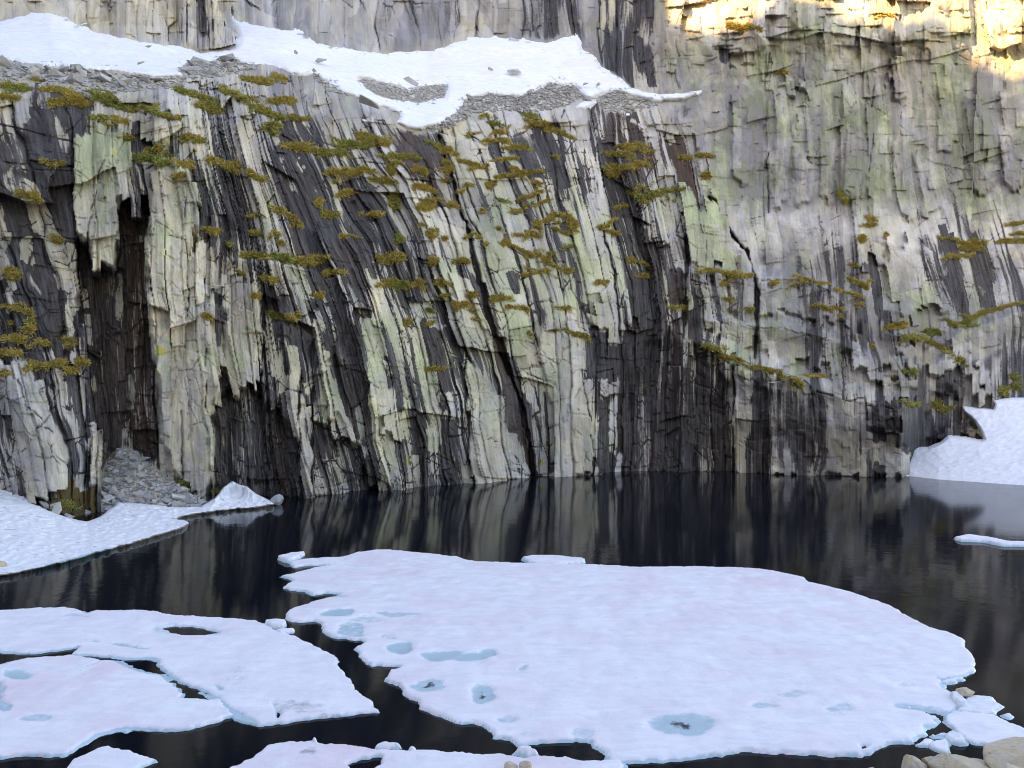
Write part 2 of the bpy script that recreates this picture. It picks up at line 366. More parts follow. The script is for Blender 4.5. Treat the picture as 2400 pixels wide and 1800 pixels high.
DOME = [(1585, 467), (1621, 449), (1666, 482), (1712, 549), (1742, 591), (1736, 636), (1615, 633), (1609, 531)]
SLABL = [(20, 842), (65, 832), (105, 930), (150, 1010), (166, 1045), (150, 1140), (110, 1182), (60, 1170), (42, 1080), (20, 990), (-60, 900)]
CENTRE = [(1261, 752), (1361, 807), (1364, 869), (1385, 907), (1399, 990), (1392, 1125), (1302, 1125), (1299, 990), (1275, 904)]
QUOIN = [(1364, 725), (1426, 697), (1454, 752), (1457, 828), (1423, 800), (1392, 790)]
SLABC = [(1086, 828), (1137, 859), (1179, 948), (1192, 1130), (1107, 1130), (1092, 955)]
HANG = [(735, 720), (752, 720), (800, 900), (840, 1060), (830, 1058), (792, 972), (738, 960), (735, 860)]
CUBE = [(896, 975), (925, 962), (938, 975), (940, 1020), (915, 1030), (896, 1018)]
THINSLAB = [(209, 1010), (222, 992), (238, 1000), (241, 1080), (230, 1140), (205, 1140)]
slick = np.zeros_like(X)                                 # big unbroken faces
for P in (PILLAR, GREENP, BLOCK, DOME, SLABL, CENTRE, QUOIN, SLABC, HANG, CUBE, THINSLAB): slick = np.maximum(slick, sstep(-6, 10, sdf_poly(P, X, Y)))
mpx = D0 / FOC                                           # metres per image pixel at that distance
brk = .20 + .80 * sstep(.36, .68, fbm(Sw / 150 + 3, Tw / 260, 17, 3)); brk *= 1 - .6 * slick   # long smooth slabs alternate with broken ground
relief = np.zeros_like(X)                                # metres, positive = towards the lake
joint = np.zeros_like(X)
tone = np.full_like(X, .5)
# big buttresses, columns, blocks, flakes
c, r, du, dv, eu, ev, hh = blocks(95, 330, 21)
relief += (1 - .8 * right) * (1.3 * (hsh(c, r, 31) - .5) + (hsh(c, r, 32) - .5) * du * 1.3 + (hsh(c, r, 33) - .35) * dv * .9)
cellA, cellB = c, r
bigedge = np.minimum(eu, ev * 1.5)
joint = np.maximum(joint, sstep(7, 0, eu) * (hsh(c, c, 35) > .35))
c, r, du, dv, eu, ev, hh = blocks(38, 210, 41)
a2 = 0.66 * (1 - .75 * right) * (1 - .35 * upper) * (.35 + .65 * brk)
relief += a2 * ((hsh(c, r, 51) - .5) + (hsh(c, r, 52) - .5) * du * 1.9 + (hsh(c, r, 53) - .42) * dv * .8)
relief -= (1 - .7 * right) * .28 * sstep(3.2, 0, eu) * (hsh(c, c, 54) > .3) + .16 * (1 - .8 * right) * sstep(2.6, 0, ev) * (hsh(c, r, 55) > .4)
joint = np.maximum(joint, .9 * sstep(4, 0, eu) * (hsh(c, c, 54) > .3)); joint = np.maximum(joint, .6 * sstep(3, 0, ev) * (hsh(c, r, 55) > .4))
tone += (hsh(c, r, 56) - .5) * .42
hair = sstep(2.0, .3, eu) * (hsh(c, c, 57) > .45)
cellC, cellD = c, r
c, r, du, dv, eu, ev, hh = blocks(17, 150, 61)
relief += brk * (0.30 - .10 * upper - .24 * right) * ((hsh(c, r, 71) - .5) + (hsh(c, r, 72) - .5) * du * 1.5 + (hsh(c, r, 73) - .5) * dv * .6)
relief -= (1 - right) * .10 * brk * sstep(1.8, 0, eu) * (hsh(c, c, 74) > .4)
tone += (hsh(c, r, 75) - .5) * .34
hair = np.maximum(hair, .8 * sstep(1.5, .2, eu) * (hsh(c, np.floor(r / 2), 76) > .62))
col3 = c; qx = du * 17; qy = dv * hh
meso = relief.copy()
g, f = facets(Sw / 26 + .4 * W2, Tw / 78, 81, 1.6, 1.2)
relief += (.25 + .75 * brk) * (.42 + .0 * right) * g; tone += (f - .5) * .22
g, f = facets(Sw / 64, Tw / 140, 85, 1.7, 1.4)
relief += .62 * g * (1 - right); tone += (f - .5) * .2 * (1 - right)
g, f = facets(Sw / 9.5, Tw / 24, 91, 1.5, 1.3)
relief += (.4 + .6 * brk) * .17 * g; tone += (f - .5) * .18
# blocky planes of the slabby wall
g, f = facets((X + 34 * W2) / 120, (Y + .25 * X + 46 * W1) / 135, 101, 1.8, 1.4)
relief += right * 1.5 * g; tone += right * (f - .5) * .25
g, f = facets((X + 26 * W1) / 46, (Y + .2 * X + 34 * W2) / 58, 111, 1.8, 1.4)
relief += right * .85 * g; tone += right * (f - .5) * .25
g, f = facets((X + 12 * W1) / 17, (Y + 14 * W2) / 21, 113, 1.6, 1.4)
relief += (right * .34 + .14 * upper) * g
crag = sstep(190, 60, Y) * sstep(1480, 1620, X)                       # broken crags along the top
_,_,_,e1 = voronoi(Sw / 46 + .5 * W2, Tw / 100 + .4 * W1, 501); _,_,_,e2 = voronoi(Sw / 20 + .5 * W1, Tw / 40, 505, 1)
_,_,_,e5 = voronoi((X + 16 * W1) / 44, (Y + 20 * W2) / 80, 517, 1)
_,_,_,e3 = voronoi((X + 30 * W1) / 62, (Y + .3 * X + 30 * W2) / 66, 511); _,_,_,e4 = voronoi((X + 14 * W2) / 25, (Y - .2 * X + 14 * W1) / 27, 515)
gate1 = sstep(.46, .60, fbm(X / 40, Y / 60, 521, 3)); gate2 = sstep(.52, .66, fbm(X / 30, Y / 40, 525, 3))
frac = np.maximum(sstep(.045, .008, e1) * gate1, .9 * sstep(.085, .02, e2) * gate2) * (1 - right)
frac = np.maximum(frac, right * np.maximum(sstep(.035, .006, e3) * gate1, .8 * sstep(.075, .015, e4) * gate2))
frac = np.where(upper > .5, np.maximum(.3 * frac, sstep(.07, .012, e5) * sstep(.36, .5, fbm(X / 40, Y / 60, 527, 2)) * 1.6), frac)
relief -= .12 * np.minimum(frac, 1)
g, f = facets((X + 40 * W1) / 84, (Y + 50 * W2) / 88, 115, 2.2, 1.6)
relief += crag * 2.0 * (g + .35)
g, f = facets((X + 30 * W2) / 34, (Y + 30 * W1) / 36, 119, 2.0, 1.8)
relief += crag * .9 * (g + .3)
relief += .10 * (fbm(X / 12, Y / 22, 121, 3) - .5) + .5 * (fbm(X / 120, Y / 200, 125, 2) - .5)

sill = right * sstep(430, 490, Y) * sstep(640, 585, Y)                # smooth scoured band
relief *= 1 - .55 * sill
relief *= 1 - .38 * right * (1 - crag)
relief *= 1 - .45 * right * sstep(620, 700, Y)
rim = sstep(400, 250, Y) * (1 - right) * (1 - upper) * sstep(180, 260, X)      # blocky ground above the streaked face
g, f = facets((X + 20 * W1) / 46, (Y + .15 * X + 20 * W2) / 40, 531, 1.8, 1.5)
relief += rim * .75 * g; tone += rim * (f - .5) * .3
g, f = facets((X + 14 * W2) / 34, (Y + 20 * W1) / 74, 541, 1.8, 1.3)
relief += upper * (1 - right) * .6 * g; tone += upper * (1 - right) * (f - .5) * .4
# ---- features outlined in image pixels -------------------------------------------------------
XW = X + 9 * (fbm(X / 40, Y / 55, 131, 3) - .5) + 3 * (fbm(X / 9, Y / 14, 135, 2) - .5)
YW = Y + 12 * (fbm(X / 30 + 5, Y / 60, 141, 3) - .5) + 5 * (fbm(X / 8, Y / 14, 145, 2) - .5)
XQ = XW - .7 * qx; YQ = YW - .30 * qy                                # feature edges step along the joints
def region(P, pad=40):
    P = np.asarray(P, float)
    i0, i1 = np.searchsorted(px1, [P[:, 0].min() - pad, P[:, 0].max() + pad]); j0, j1 = np.searchsorted(py1, [P[:, 1].min() - pad, P[:, 1].max() + pad])
    return (slice(j0, j1), slice(i0, i1))
def poly_mask(P, soft=3.0, warp=True):
    s = region(P); out = np.zeros_like(X)
    d = sdf_poly(P, XQ[s] if warp else X[s], YQ[s] if warp else Y[s]); out[s] = sstep(-soft, soft, d); return out
def line_mask(P, hw, soft=3.0, q=.8):
    s = region(P, 60); out = np.zeros_like(X)
    out[s] = sstep(-soft, soft, dist_line(P, XW[s] - q * qx[s], YW[s] - .3 * q * qy[s], hw)); return out
for P, off, soft in [(PILLAR, 1.4, 4), (GREENP, 1.1, 4), (ALCOVE, -2.9, 5), (BLOCK, .9, 3), (CAVE1, -1.3, 7), (CAVE2, -1.2, 5), (CHIM, -.5, 9),
                     (BUTT, .6, 5), (DOME, .9, 6), (SLABL, .9, 4), (CENTRE, .5, 4), (QUOIN, .7, 3), (SLABC, .5, 4), (HANG, .45, 3), (CUBE, .7, 3), (THINSLAB, .8, 3),
                     ([(1397, 880), (1452, 878), (1452, 914), (1400, 908)], .5, 3), ([(2195, 1010), (2250, 985), (2292, 1000), (2305, 1040), (2200, 1035)], 1.0, 4),
                     ([(2060, 960), (2130, 955), (2180, 965), (2185, 1040), (2120, 1060), (2050, 1000)], .8, 4),
                     ([(2100, 860), (2240, 830), (2250, 940), (2150, 945), (2110, 940)], .9, 5),
                     ([(1790, 895), (1905, 920), (1905, 1090), (1800, 1070)], -.25, 6),
                     ([(310, 270), (370, 262), (395, 300), (390, 345), (352, 345), (316, 300)], .9, 4), ([(330, 225), (405, 222), (410, 262), (370, 275), (325, 255)], .7, 4)]:
    relief += off * poly_mask(P, soft)
SLABS = [([(1656, 746), (1771, 759), (1764, 827), (1663, 807)], .5), ([(1781, 746), (1920, 753), (1968, 800), (1954, 868), (1839, 861), (1778, 820)], .55), ([(1988, 766), (2056, 780), (2097, 847), (2151, 868), (2042, 875), (2002, 854), (1975, 813)], .6), ([(2036, 895), (2110, 875), (2151, 881), (2151, 929), (2110, 942), (2056, 929)], .6),
         ([(2097, 800), (2219, 827), (2232, 868), (2151, 861)], .7), ([(2205, 766), (2266, 793), (2280, 840), (2232, 847)], .8), ([(2253, 842), (2300, 838), (2307, 881), (2258, 884)], .8), ([(2273, 888), (2313, 886), (2316, 930), (2276, 932)], .7), ([(2320, 850), (2350, 845), (2352, 935), (2322, 938)], .6), ([(2225, 890), (2262, 888), (2262, 945), (2228, 945)], .5),
         ([(1640, 660), (1760, 668), (1768, 740), (1655, 742)], .4), ([(1785, 655), (1960, 690), (1990, 750), (1900, 745), (1785, 740)], .35), ([(2070, 560), (2190, 570), (2220, 720), (2120, 760), (2080, 690)], .5), ([(1990, 470), (2060, 500), (2070, 620), (2010, 610)], .4), ([(2083, 130), (2124, 130), (2124, 226), (2083, 226)], .6), ([(1822, 165), (1870, 170), (1905, 180), (1905, 222), (1830, 228)], .6)]
for P, off in SLABS: relief += 1.5 * off * poly_mask(P, 4)
for P, hw, off in [([(1830, 215), (1825, 470)], 17, .6), ([(1880, 290), (1885, 455)], 20, .5), ([(1935, 330), (1938, 455)], 15, .5), ([(1988, 200), (1990, 460)], 18, .6), ([(2050, 200), (2042, 440)], 15, .5), ([(2110, 340), (2132, 505)], 22, .5), ([(2162, 370), (2188, 490)], 20, .5), ([(2290, 270), (2304, 430)], 26, .6), ([(1740, 230), (1735, 400)], 24, .5), ([(2230, 180), (2225, 330)], 26, .5), ([(2370, 220), (2380, 420)], 28, .6)]:
    relief += off * line_mask(P, hw, 5, .5)
# stepped ledges across the slabby wall: rock below the line stands forward, easing back downhill
def ledge(P, amt, down=130, up=3):
    P = np.asarray(P, float); ly = np.interp(XW, P[:, 0], P[:, 1]); inx = sstep(P[0, 0] - 25, P[0, 0] + 10, X) * sstep(P[-1, 0] + 25, P[-1, 0] - 10, X)
    d = YW - ly
    return amt * inx * sstep(-up, 5, d) * np.exp(-np.clip(d, 0, None) / down)
relief += ledge([(1591, 796), (1651, 802), (1711, 838), (1802, 862), (1900, 900), (2000, 935), (2140, 952)], 4.2, 200, 40)
relief += ledge([(1615, 636), (1766, 645), (1900, 655), (2000, 690), (2120, 735)], 2.6, 120, 24)
relief += ledge([(1650, 745), (1760, 760), (1900, 775), (2040, 830), (2160, 860)], 1.7, 100, 16)
relief += ledge([(1560, 560), (1700, 500), (1900, 520), (2060, 560), (2250, 600), (2420, 560)], .6, 80)
relief += ledge([(2090, 780), (2200, 800), (2300, 760), (2420, 715), (2600, 690)], 2.0, 120, 16)
relief += ledge([(545, 600), (640, 612), (720, 630), (800, 640)], .7, 70)
relief += ledge([(620, 745), (700, 765), (760, 800), (810, 810)], .4, 70)
relief += ledge([(210, 635), (250, 638), (300, 640)], 0, 70)
# deep joints
CRACKS = [([(1030, 320), (1065, 430), (1100, 560), (1137, 708), (1179, 835), (1220, 938), (1240, 1041), (1251, 1130)], [5, 6, 8, 9, 9, 8, 7, 7], 1.1),
  ([(1576, 490), (1606, 530), (1612, 640), (1606, 720), (1600, 800)], [4, 5, 6, 6, 5], .9), ([(1410, 520), (1434, 621), (1440, 681), (1452, 741), (1457, 840), (1456, 1120)], [2, 2.5, 3, 3, 2, 2], .6),
  ([(1660, 470), (1705, 525), (1742, 576), (1769, 642), (1775, 700), (1769, 840)], [4, 5, 5, 6, 6, 5], .8), ([(1719, 860), (1719, 1125)], [2, 2], .6),
  ([(1060, 300), (1085, 420), (1130, 540)], [3, 3, 3], .4), ([(622, 690), (618, 800), (612, 930)], [3, 3, 3], .6), ([(480, 640), (482, 800), (478, 960)], [2, 2, 2], .4),
  ([(430, 400), (437, 560), (441, 760)], [1.6, 1.6, 1.6], .35), ([(255, 300), (243, 380), (200, 560)], [1.6, 1.8, 1.8], .35), ([(427, 960), (430, 1130)], [2, 2], .4),
  ([(705, 870), (700, 960), (706, 1180)], [3, 3, 3], .6), ([(733, 760), (734, 960), (731, 1170)], [3, 3, 3], .5), ([(1090, 830), (1092, 960), (1105, 1130)], [2.5, 3, 3], .5),
  ([(20, 840), (60, 960), (120, 1010)], [1.5, 1.5, 1.5], .25), ([(40, 1060), (100, 1000), (150, 900)], [1.5, 1.5, 1.5], .25), ([(1365, 870), (1384, 990), (1392, 1050)], [2, 2, 1.5], .3),
  ([(1640, 806), (1711, 842), (1802, 866), (1900, 905), (2000, 940), (2130, 958)], [1.5, 2, 2, 2, 2, 1.5], .2), ([(1620, 640), (1766, 650), (1900, 660), (2000, 694), (2110, 735)], [1.2, 1.5, 1.5, 1.5, 1], .15), ([(1650, 750), (1760, 765), (1900, 780), (2040, 835)], [1.2, 1.5, 1.5, 1], .15),
  ([(540, -90), (536, 0), (548, 70), (556, 100)], [3, 3, 3, 2], .8), ([(1800, 110), (1795, 300), (1805, 490)], [1.8, 2, 2], .4), ([(2043, 190), (2045, 330), (2035, 470)], [1.8, 2, 2], .35), ([(1960, 430), (1965, 560)], [1.6, 1.6], .3)]
crk = np.zeros_like(X)
for P, hw, dep in CRACKS:
    mk = line_mask(P, np.array(hw) * .6, 1.8, .35); relief -= dep * mk; crk = np.maximum(crk, mk)

# ---- gentle ground: ledge rubble, ground under the snow, rubble fan -----------
SNOWP = [(-400, 70), (-200, 75), (-60, 55), (0, 45), (60, 32), (110, 28), (150, 42), (230, 75), (270, 80), (335, 92), (400, 100), (455, 108), (470, 120), (520, 112), (556, 104), (562, 90), (546, 57), (540, 38), (560, 48), (620, 60), (700, 78), (745, 100), (800, 107), (880, 120), (960, 115), (1020, 112), (1075, 98), (1150, 90), (1220, 90), (1280, 98), (1320, 85), (1355, 88), (1367, 115), (1400, 135), (1415, 160), (1460, 185), (1480, 205), (1550, 217), (1600, 214), (1652, 207),
         (1640, 225), (1600, 240), (1530, 246), (1480, 226), (1440, 212), (1412, 220), (1385, 236), (1365, 225), (1350, 203), (1290, 196), (1255, 215), (1220, 230), (1150, 222), (1110, 230), (1085, 245), (1075, 258), (1040, 286), (1010, 302), (985, 311), (950, 306), (920, 288), (935, 270), (890, 252), (845, 240), (800, 215), (760, 192), (735, 172), (700, 176), (640, 156), (570, 150), (520, 142), (440, 150), (425, 165), (440, 182), (380, 186), (330, 179), (270, 171), (200, 166), (140, 156), (100, 161), (60, 156), (30, 150), (-20, 138), (-200, 150), (-400, 160)]
SNOWHOLE = [(842, 185), (900, 197), (960, 213), (1000, 203), (1048, 200), (1040, 228), (975, 240), (900, 228), (858, 208)]
FAN = [(238, 1105), (252, 1066), (285, 1050), (315, 1056), (345, 1080), (385, 1114), (440, 1150), (480, 1166), (490, 1200), (470, 1250), (330, 1250), (238, 1250), (238, 1180)]
TALUS = [[(-200, 130), (0, 138), (100, 158), (200, 165), (330, 178), (440, 182), (428, 205), (330, 212), (250, 222), (160, 210), (60, 190), (-200, 185)],
         [(425, 165), (440, 148), (520, 138), (580, 148), (600, 165), (520, 180), (450, 188)], [(725, 172), (765, 160), (805, 190), (815, 225), (770, 215)],
         SNOWHOLE, [(1085, 243), (1150, 220), (1220, 228), (1255, 214), (1290, 195), (1350, 203), (1365, 225), (1330, 250), (1260, 262), (1180, 260), (1110, 268), (1060, 300), (1010, 310), (1000, 300), (1040, 284)],
         [(1395, 232), (1440, 210), (1500, 232), (1545, 246), (1480, 262), (1420, 262)]]
sn = sstep(-14, 14, sdf_poly(SNOWP, X, Y))
calm = sn.copy(); soil = np.zeros_like(X)
tal = np.zeros_like(X)
for P in TALUS: tal = np.maximum(tal, poly_mask(P, 8, False))
calm = np.maximum(calm, tal)
fan = np.zeros_like(X); s_ = region(FAN, 60); fan[s_] = sstep(-7, 7, sdf_poly(FAN, XW[s_], YW[s_])); pil = poly_mask(PILLAR, 3)
fan *= 1 - pil
relief = relief * (1 - .86 * calm)
fanD = 46.0 - (Y - 1050) * (3.5 / 140) + .5 * (fbm(X / 40, Y / 40, 151, 2) - .5)
# rubble bowl in front of the cliff base
DEP = D0 - relief
DEP = DEP * (1 - fan) + fanD * fan

# ---- surface marks ------------------------------------------------------------
KX = list(range(0, 2500, 100)); KY = list(range(50, 1200, 100))
KS = [
 # 0   1   2   3   4   5   6   7   8   9  10  11  12  13  14  15  16  17  18  19  20  21  22  23  24
 [.10,.10,.10,.15,.20,.15,.12,.12,.10,.10,.12,.10,.10,.15,.25,.20,.12,.10,.10,.10,.10,.10,.10,.10,.10],
 [.20,.15,.10,.10,.10,.10,.12,.10,.10,.10,.10,.10,.10,.15,.25,.45,.20,.10,.10,.08,.08,.08,.08,.08,.08],
 [.85,.75,.35,.15,.15,.25,.40,.25,.35,.50,.20,.10,.15,.22,.30,.45,.20,.10,.08,.08,.10,.10,.12,.12,.10],
 [.85,.85,.35,.30,.25,.25,.40,.55,.45,.60,.30,.30,.38,.50,.40,.45,.25,.12,.10,.08,.10,.10,.12,.12,.10],
 [.60,.85,.35,.35,.20,.40,.55,.65,.55,.55,.28,.28,.38,.45,.30,.35,.22,.10,.10,.08,.10,.10,.10,.12,.12],
 [.45,.80,.35,.90,.10,.45,.60,.58,.60,.50,.40,.32,.38,.36,.28,.30,.22,.12,.10,.10,.12,.12,.25,.30,.20],
 [.65,.50,.85,.90,.08,.25,.50,.55,.50,.50,.45,.45,.36,.34,.26,.26,.34,.24,.18,.18,.25,.28,.50,.35,.22],
 [.80,.55,.90,.80,.02,.20,.42,.60,.60,.50,.45,.55,.36,.28,.38,.45,.40,.25,.28,.32,.32,.25,.28,.32,.32],
 [.55,.65,.95,.50,.02,.12,.50,.60,.58,.50,.42,.52,.38,.26,.75,.88,.62,.35,.26,.28,.32,.38,.42,.42,.42],
 [.25,.55,.95,.60,.02,.30,.80,.58,.50,.48,.42,.48,.38,.32,.70,.86,.70,.55,.62,.52,.50,.72,.70,.50,.45],
 [.20,.50,.80,.40,.02,.30,.75,.58,.66,.60,.52,.38,.38,.34,.66,.86,.74,.42,.55,.45,.38,.50,.70,.50,.45],
 [.20,.50,.70,.30,.05,.40,.70,.45,.60,.55,.52,.40,.38,.34,.66,.86,.74,.42,.50,.45,.36,.50,.70,.50,.45]]
K = table(KX, KY, KS, X, Y); K = K + .10 * (1 - right) * (K > .14); K = np.minimum(K, np.where(X < 200, .62, 1))
# column-wise seepage: whole joint columns run dark or pale, with wavy ends
n_col = .55 * hsh(cellC, np.floor(cellD / 2), 161) + .45 * hsh(col3, np.floor(Tw / 90 + hsh(col3, col3, 163) * 5), 162)
n_str = fbm(Sw / 17, Tw / 230, 165, 4, .6); n_str = np.clip((n_str - .5) * 1.9 + .5, 0, 1)
n_wid = fbm(Sw / 60, Tw / 240, 171, 3); n_wid = np.clip((n_wid - .5) * 2.2 + .5, 0, 1)
n_fin = fbm(Sw / 6.5, Tw / 150, 173, 3, .6)
low = np.clip(.5 - .55 * (meso - meso.mean()), 0, 1)                   # darker in the re-entrants, paler on proud flakes
field = .10 * n_col + .34 * n_str + .34 * n_wid + .30 * low + .28 * np.clip((n_fin - .5) * 1.6 + .5, 0, 1)
q = np.quantile(field[::7, ::7], np.linspace(0, 1, 41)); field = np.interp(field, q, np.linspace(0, 1, 41))   # uniform
stain = .5 + (K - (1 - field)) * .95
stain = np.where(K < .14, stain - .12, stain)
stain += joint * .30 * (.2 + K) * (1 - .5 * upper)
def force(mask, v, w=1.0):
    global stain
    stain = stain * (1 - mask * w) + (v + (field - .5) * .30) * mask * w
PALE = [([(631, 754), (642, 829), (668, 896), (687, 990), (694, 1083)], [10, 14, 15, 10, 4]), ([(721, 889), (709, 949)], [8, 6]), ([(724, 949), (721, 1175)], [8, 11]), ([(687, 833), (700, 889)], [8, 8]),
  ([(743, 728), (751, 859), (769, 919), (792, 964)], [6, 11, 15, 13]), ([(784, 885), (799, 971), (829, 1057)], [8, 12, 8]), ([(799, 822), (829, 915), (851, 1027), (859, 1079)], 4),
  ([(859, 739), (878, 829), (896, 934), (882, 1008), (907, 1160)], [8, 18, 27, 14, 11]), ([(878, 717), (907, 859), (922, 934)], 4), ([(964, 709), (990, 840), (1012, 934), (1020, 1046)], [7, 13, 18, 13]),
  ([(945, 870), (949, 1038)], 6), ([(762, 1076), (799, 1168)], 7), ([(784, 1065), (822, 1164)], 9), ([(739, 1083), (747, 1170)], 7), ([(915, 1038), (934, 1160)], 7), ([(975, 1065), (982, 1155)], 6),
  ([(982, 709), (1042, 769)], [18, 14]), ([(1062, 646), (1089, 708), (1113, 752), (1131, 800)], [14, 20, 20, 14]), ([(1220, 752), (1220, 821), (1234, 904), (1247, 935)], [10, 14, 14, 6]),
  ([(1203, 1020), (1240, 1125)], [9, 16]), ([(1270, 1065), (1275, 1125)], 8), ([(1443, 955), (1447, 1112)], [5, 9]), ([(1330, 560), (1420, 720)], [14, 20]), ([(930, 400), (970, 480), (1010, 580)], [9, 14, 6]),
  ([(65, 445), (110, 540), (150, 610), (172, 690), (152, 800)], [10, 22, 28, 22, 4]), ([(-5, 500), (8, 560), (0, 650)], [14, 20, 10]), ([(262, 600), (258, 690)], [4, 3]), ([(215, 990), (222, 1130)], [10, 14]),
  ([(60, 560), (70, 620)], [14, 18]), ([(30, 620), (20, 720)], [8, 10]), ([(1735, 860), (1722, 1000)], [16, 4]), ([(1752, 900), (1738, 1115)], [10, 12]), ([(1960, 960), (1985, 1110)], [30, 50]), ([(2060, 1030), (2110, 1105)], [30, 24]),
  ([(545, 930), (560, 1150)], [10, 16]), ([(700, 640), (720, 680)], [12, 8]), ([(1500, 470), (1520, 560)], [14, 10]), ([(1480, 280), (1530, 330)], [10, 12]), ([(660, 385), (745, 540)], 3), ([(690, 370), (760, 500)], 3), ([(710, 380), (750, 440)], 2.5)]
DARK = [([(758, 799), (822, 896), (851, 1008)], [20, 22, 12]), ([(837, 769), (844, 934), (874, 1046)], [12, 14, 9]), ([(907, 803), (934, 934)], [9, 8]), ([(967, 720), (1008, 803), (1031, 896), (1046, 964)], [8, 13, 13, 14]),
  ([(1086, 612), (1137, 708), (1179, 835), (1220, 938), (1240, 1041), (1251, 1125)], [14, 15, 15, 13, 9, 8]), ([(1148, 752), (1186, 869), (1203, 938)], 9), ([(1203, 629), (1213, 704)], 14), ([(1000, 749), (1045, 904)], 15), ([(1034, 1007), (1055, 1125)], 17),
  ([(1292, 1060), (1292, 1125)], 7), ([(665, 375), (710, 450), (760, 560)], [26, 34, 20]), ([(830, 560), (870, 640)], [26, 20]), ([(820, 470), (850, 560)], [22, 30]), ([(905, 300), (950, 330), (1000, 400), (1030, 470)], [24, 30, 18, 10]),
  ([(2215, 560), (2245, 650), (2262, 745)], [18, 22, 18]), ([(2280, 560), (2310, 650), (2320, 740)], [16, 22, 12]), ([(2030, 600), (2060, 720), (2090, 770)], [6, 10, 8]), ([(1500, 110), (1530, 170)], [20, 14]), ([(1690, 130), (1725, 170), (1680, 190)], [10, 12, 4]),
  ([(1480, 300), (1500, 380)], [8, 10]), ([(1410, 330), (1430, 420)], [12, 14]), ([(1560, 320), (1590, 380), (1610, 430)], [14, 18, 12]), ([(1670, 420), (1680, 470)], [12, 10]), ([(1150, 340), (1180, 400)], [16, 14]), ([(1210, 350), (1270, 410)], [18, 14]),
  ([(480, 230), (470, 300)], 3), ([(310, 310), (345, 360)], [14, 20]), ([(90, 300), (120, 420), (190, 520)], [40, 40, 30]), ([(470, 480), (490, 560)], [14, 16]), ([(505, 700), (506, 770)], [20, 22]), ([(690, 270), (740, 330)], [8, 10])]
for P, hw in DARK: force(line_mask(P, hw, 4), .92, .85)
for P, hw in PALE: force(line_mask(P, hw, 3), .10, .9)
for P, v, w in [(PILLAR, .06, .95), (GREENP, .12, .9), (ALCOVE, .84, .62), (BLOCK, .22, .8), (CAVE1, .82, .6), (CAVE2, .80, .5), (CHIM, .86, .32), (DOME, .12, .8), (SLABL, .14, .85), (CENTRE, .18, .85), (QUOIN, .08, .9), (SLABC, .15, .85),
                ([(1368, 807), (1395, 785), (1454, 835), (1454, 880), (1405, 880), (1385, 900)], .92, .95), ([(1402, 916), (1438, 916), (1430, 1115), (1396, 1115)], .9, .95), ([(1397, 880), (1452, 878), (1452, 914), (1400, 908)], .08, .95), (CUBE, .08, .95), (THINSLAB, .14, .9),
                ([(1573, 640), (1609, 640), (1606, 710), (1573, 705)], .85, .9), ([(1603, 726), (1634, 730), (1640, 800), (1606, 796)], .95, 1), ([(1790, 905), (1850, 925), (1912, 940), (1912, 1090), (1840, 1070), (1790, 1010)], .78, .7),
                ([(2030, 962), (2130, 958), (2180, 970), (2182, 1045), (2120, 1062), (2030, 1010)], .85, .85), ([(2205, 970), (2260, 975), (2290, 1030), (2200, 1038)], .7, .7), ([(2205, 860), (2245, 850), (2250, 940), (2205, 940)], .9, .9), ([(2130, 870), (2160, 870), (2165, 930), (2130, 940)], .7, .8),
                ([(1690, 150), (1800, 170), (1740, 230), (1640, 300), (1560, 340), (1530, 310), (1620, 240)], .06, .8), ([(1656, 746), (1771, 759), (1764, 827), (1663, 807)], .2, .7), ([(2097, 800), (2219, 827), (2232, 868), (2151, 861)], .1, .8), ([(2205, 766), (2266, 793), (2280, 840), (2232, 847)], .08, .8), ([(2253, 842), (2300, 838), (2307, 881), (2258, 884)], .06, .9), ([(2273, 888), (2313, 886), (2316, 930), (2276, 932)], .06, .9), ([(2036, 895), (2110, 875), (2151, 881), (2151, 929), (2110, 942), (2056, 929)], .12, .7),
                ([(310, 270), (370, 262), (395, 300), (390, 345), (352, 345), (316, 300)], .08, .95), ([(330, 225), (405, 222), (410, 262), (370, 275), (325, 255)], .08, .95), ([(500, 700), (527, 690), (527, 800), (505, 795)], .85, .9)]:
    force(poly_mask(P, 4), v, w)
for P, hw in [([(286, 648), (280, 740)], [7, 3]), ([(223, 870), (220, 1010)], [3, 4]), ([(206, 760), (210, 805)], [5, 4]), ([(300, 880), (303, 1050)], [3, 6]), ([(330, 520), (326, 600)], [3, 2]), ([(196, 690), (204, 740)], [4, 3])]: force(line_mask(P, hw, 3), .15, .8)
stain = np.maximum(stain, crk * .70); stain -= .20 * rim; stain -= .06 * sstep(420, 300, Y) * (1 - upper) * (X > 220); stain += .46 * frac * (1 - .5 * slick) * (1 - calm) * (1 - .35 * right) * (1 - .65 * upper); stain += .22 * hair * (1 - .85 * right) * (1 - .5 * slick) * (1 - .3 * upper)
stain = stain * (1 - calm) + calm * .08
stain = stain * (1 - fan) + fan * .20
stain -= .10 * sstep(1080, 1125, Y) * (X > 1050)
LX = [-200, 0, 300, 600, 900, 1200, 1500, 1700, 2000, 2400, 2600]; LY = [0, 120, 250, 350, 450, 550, 700, 850, 1000, 1150]
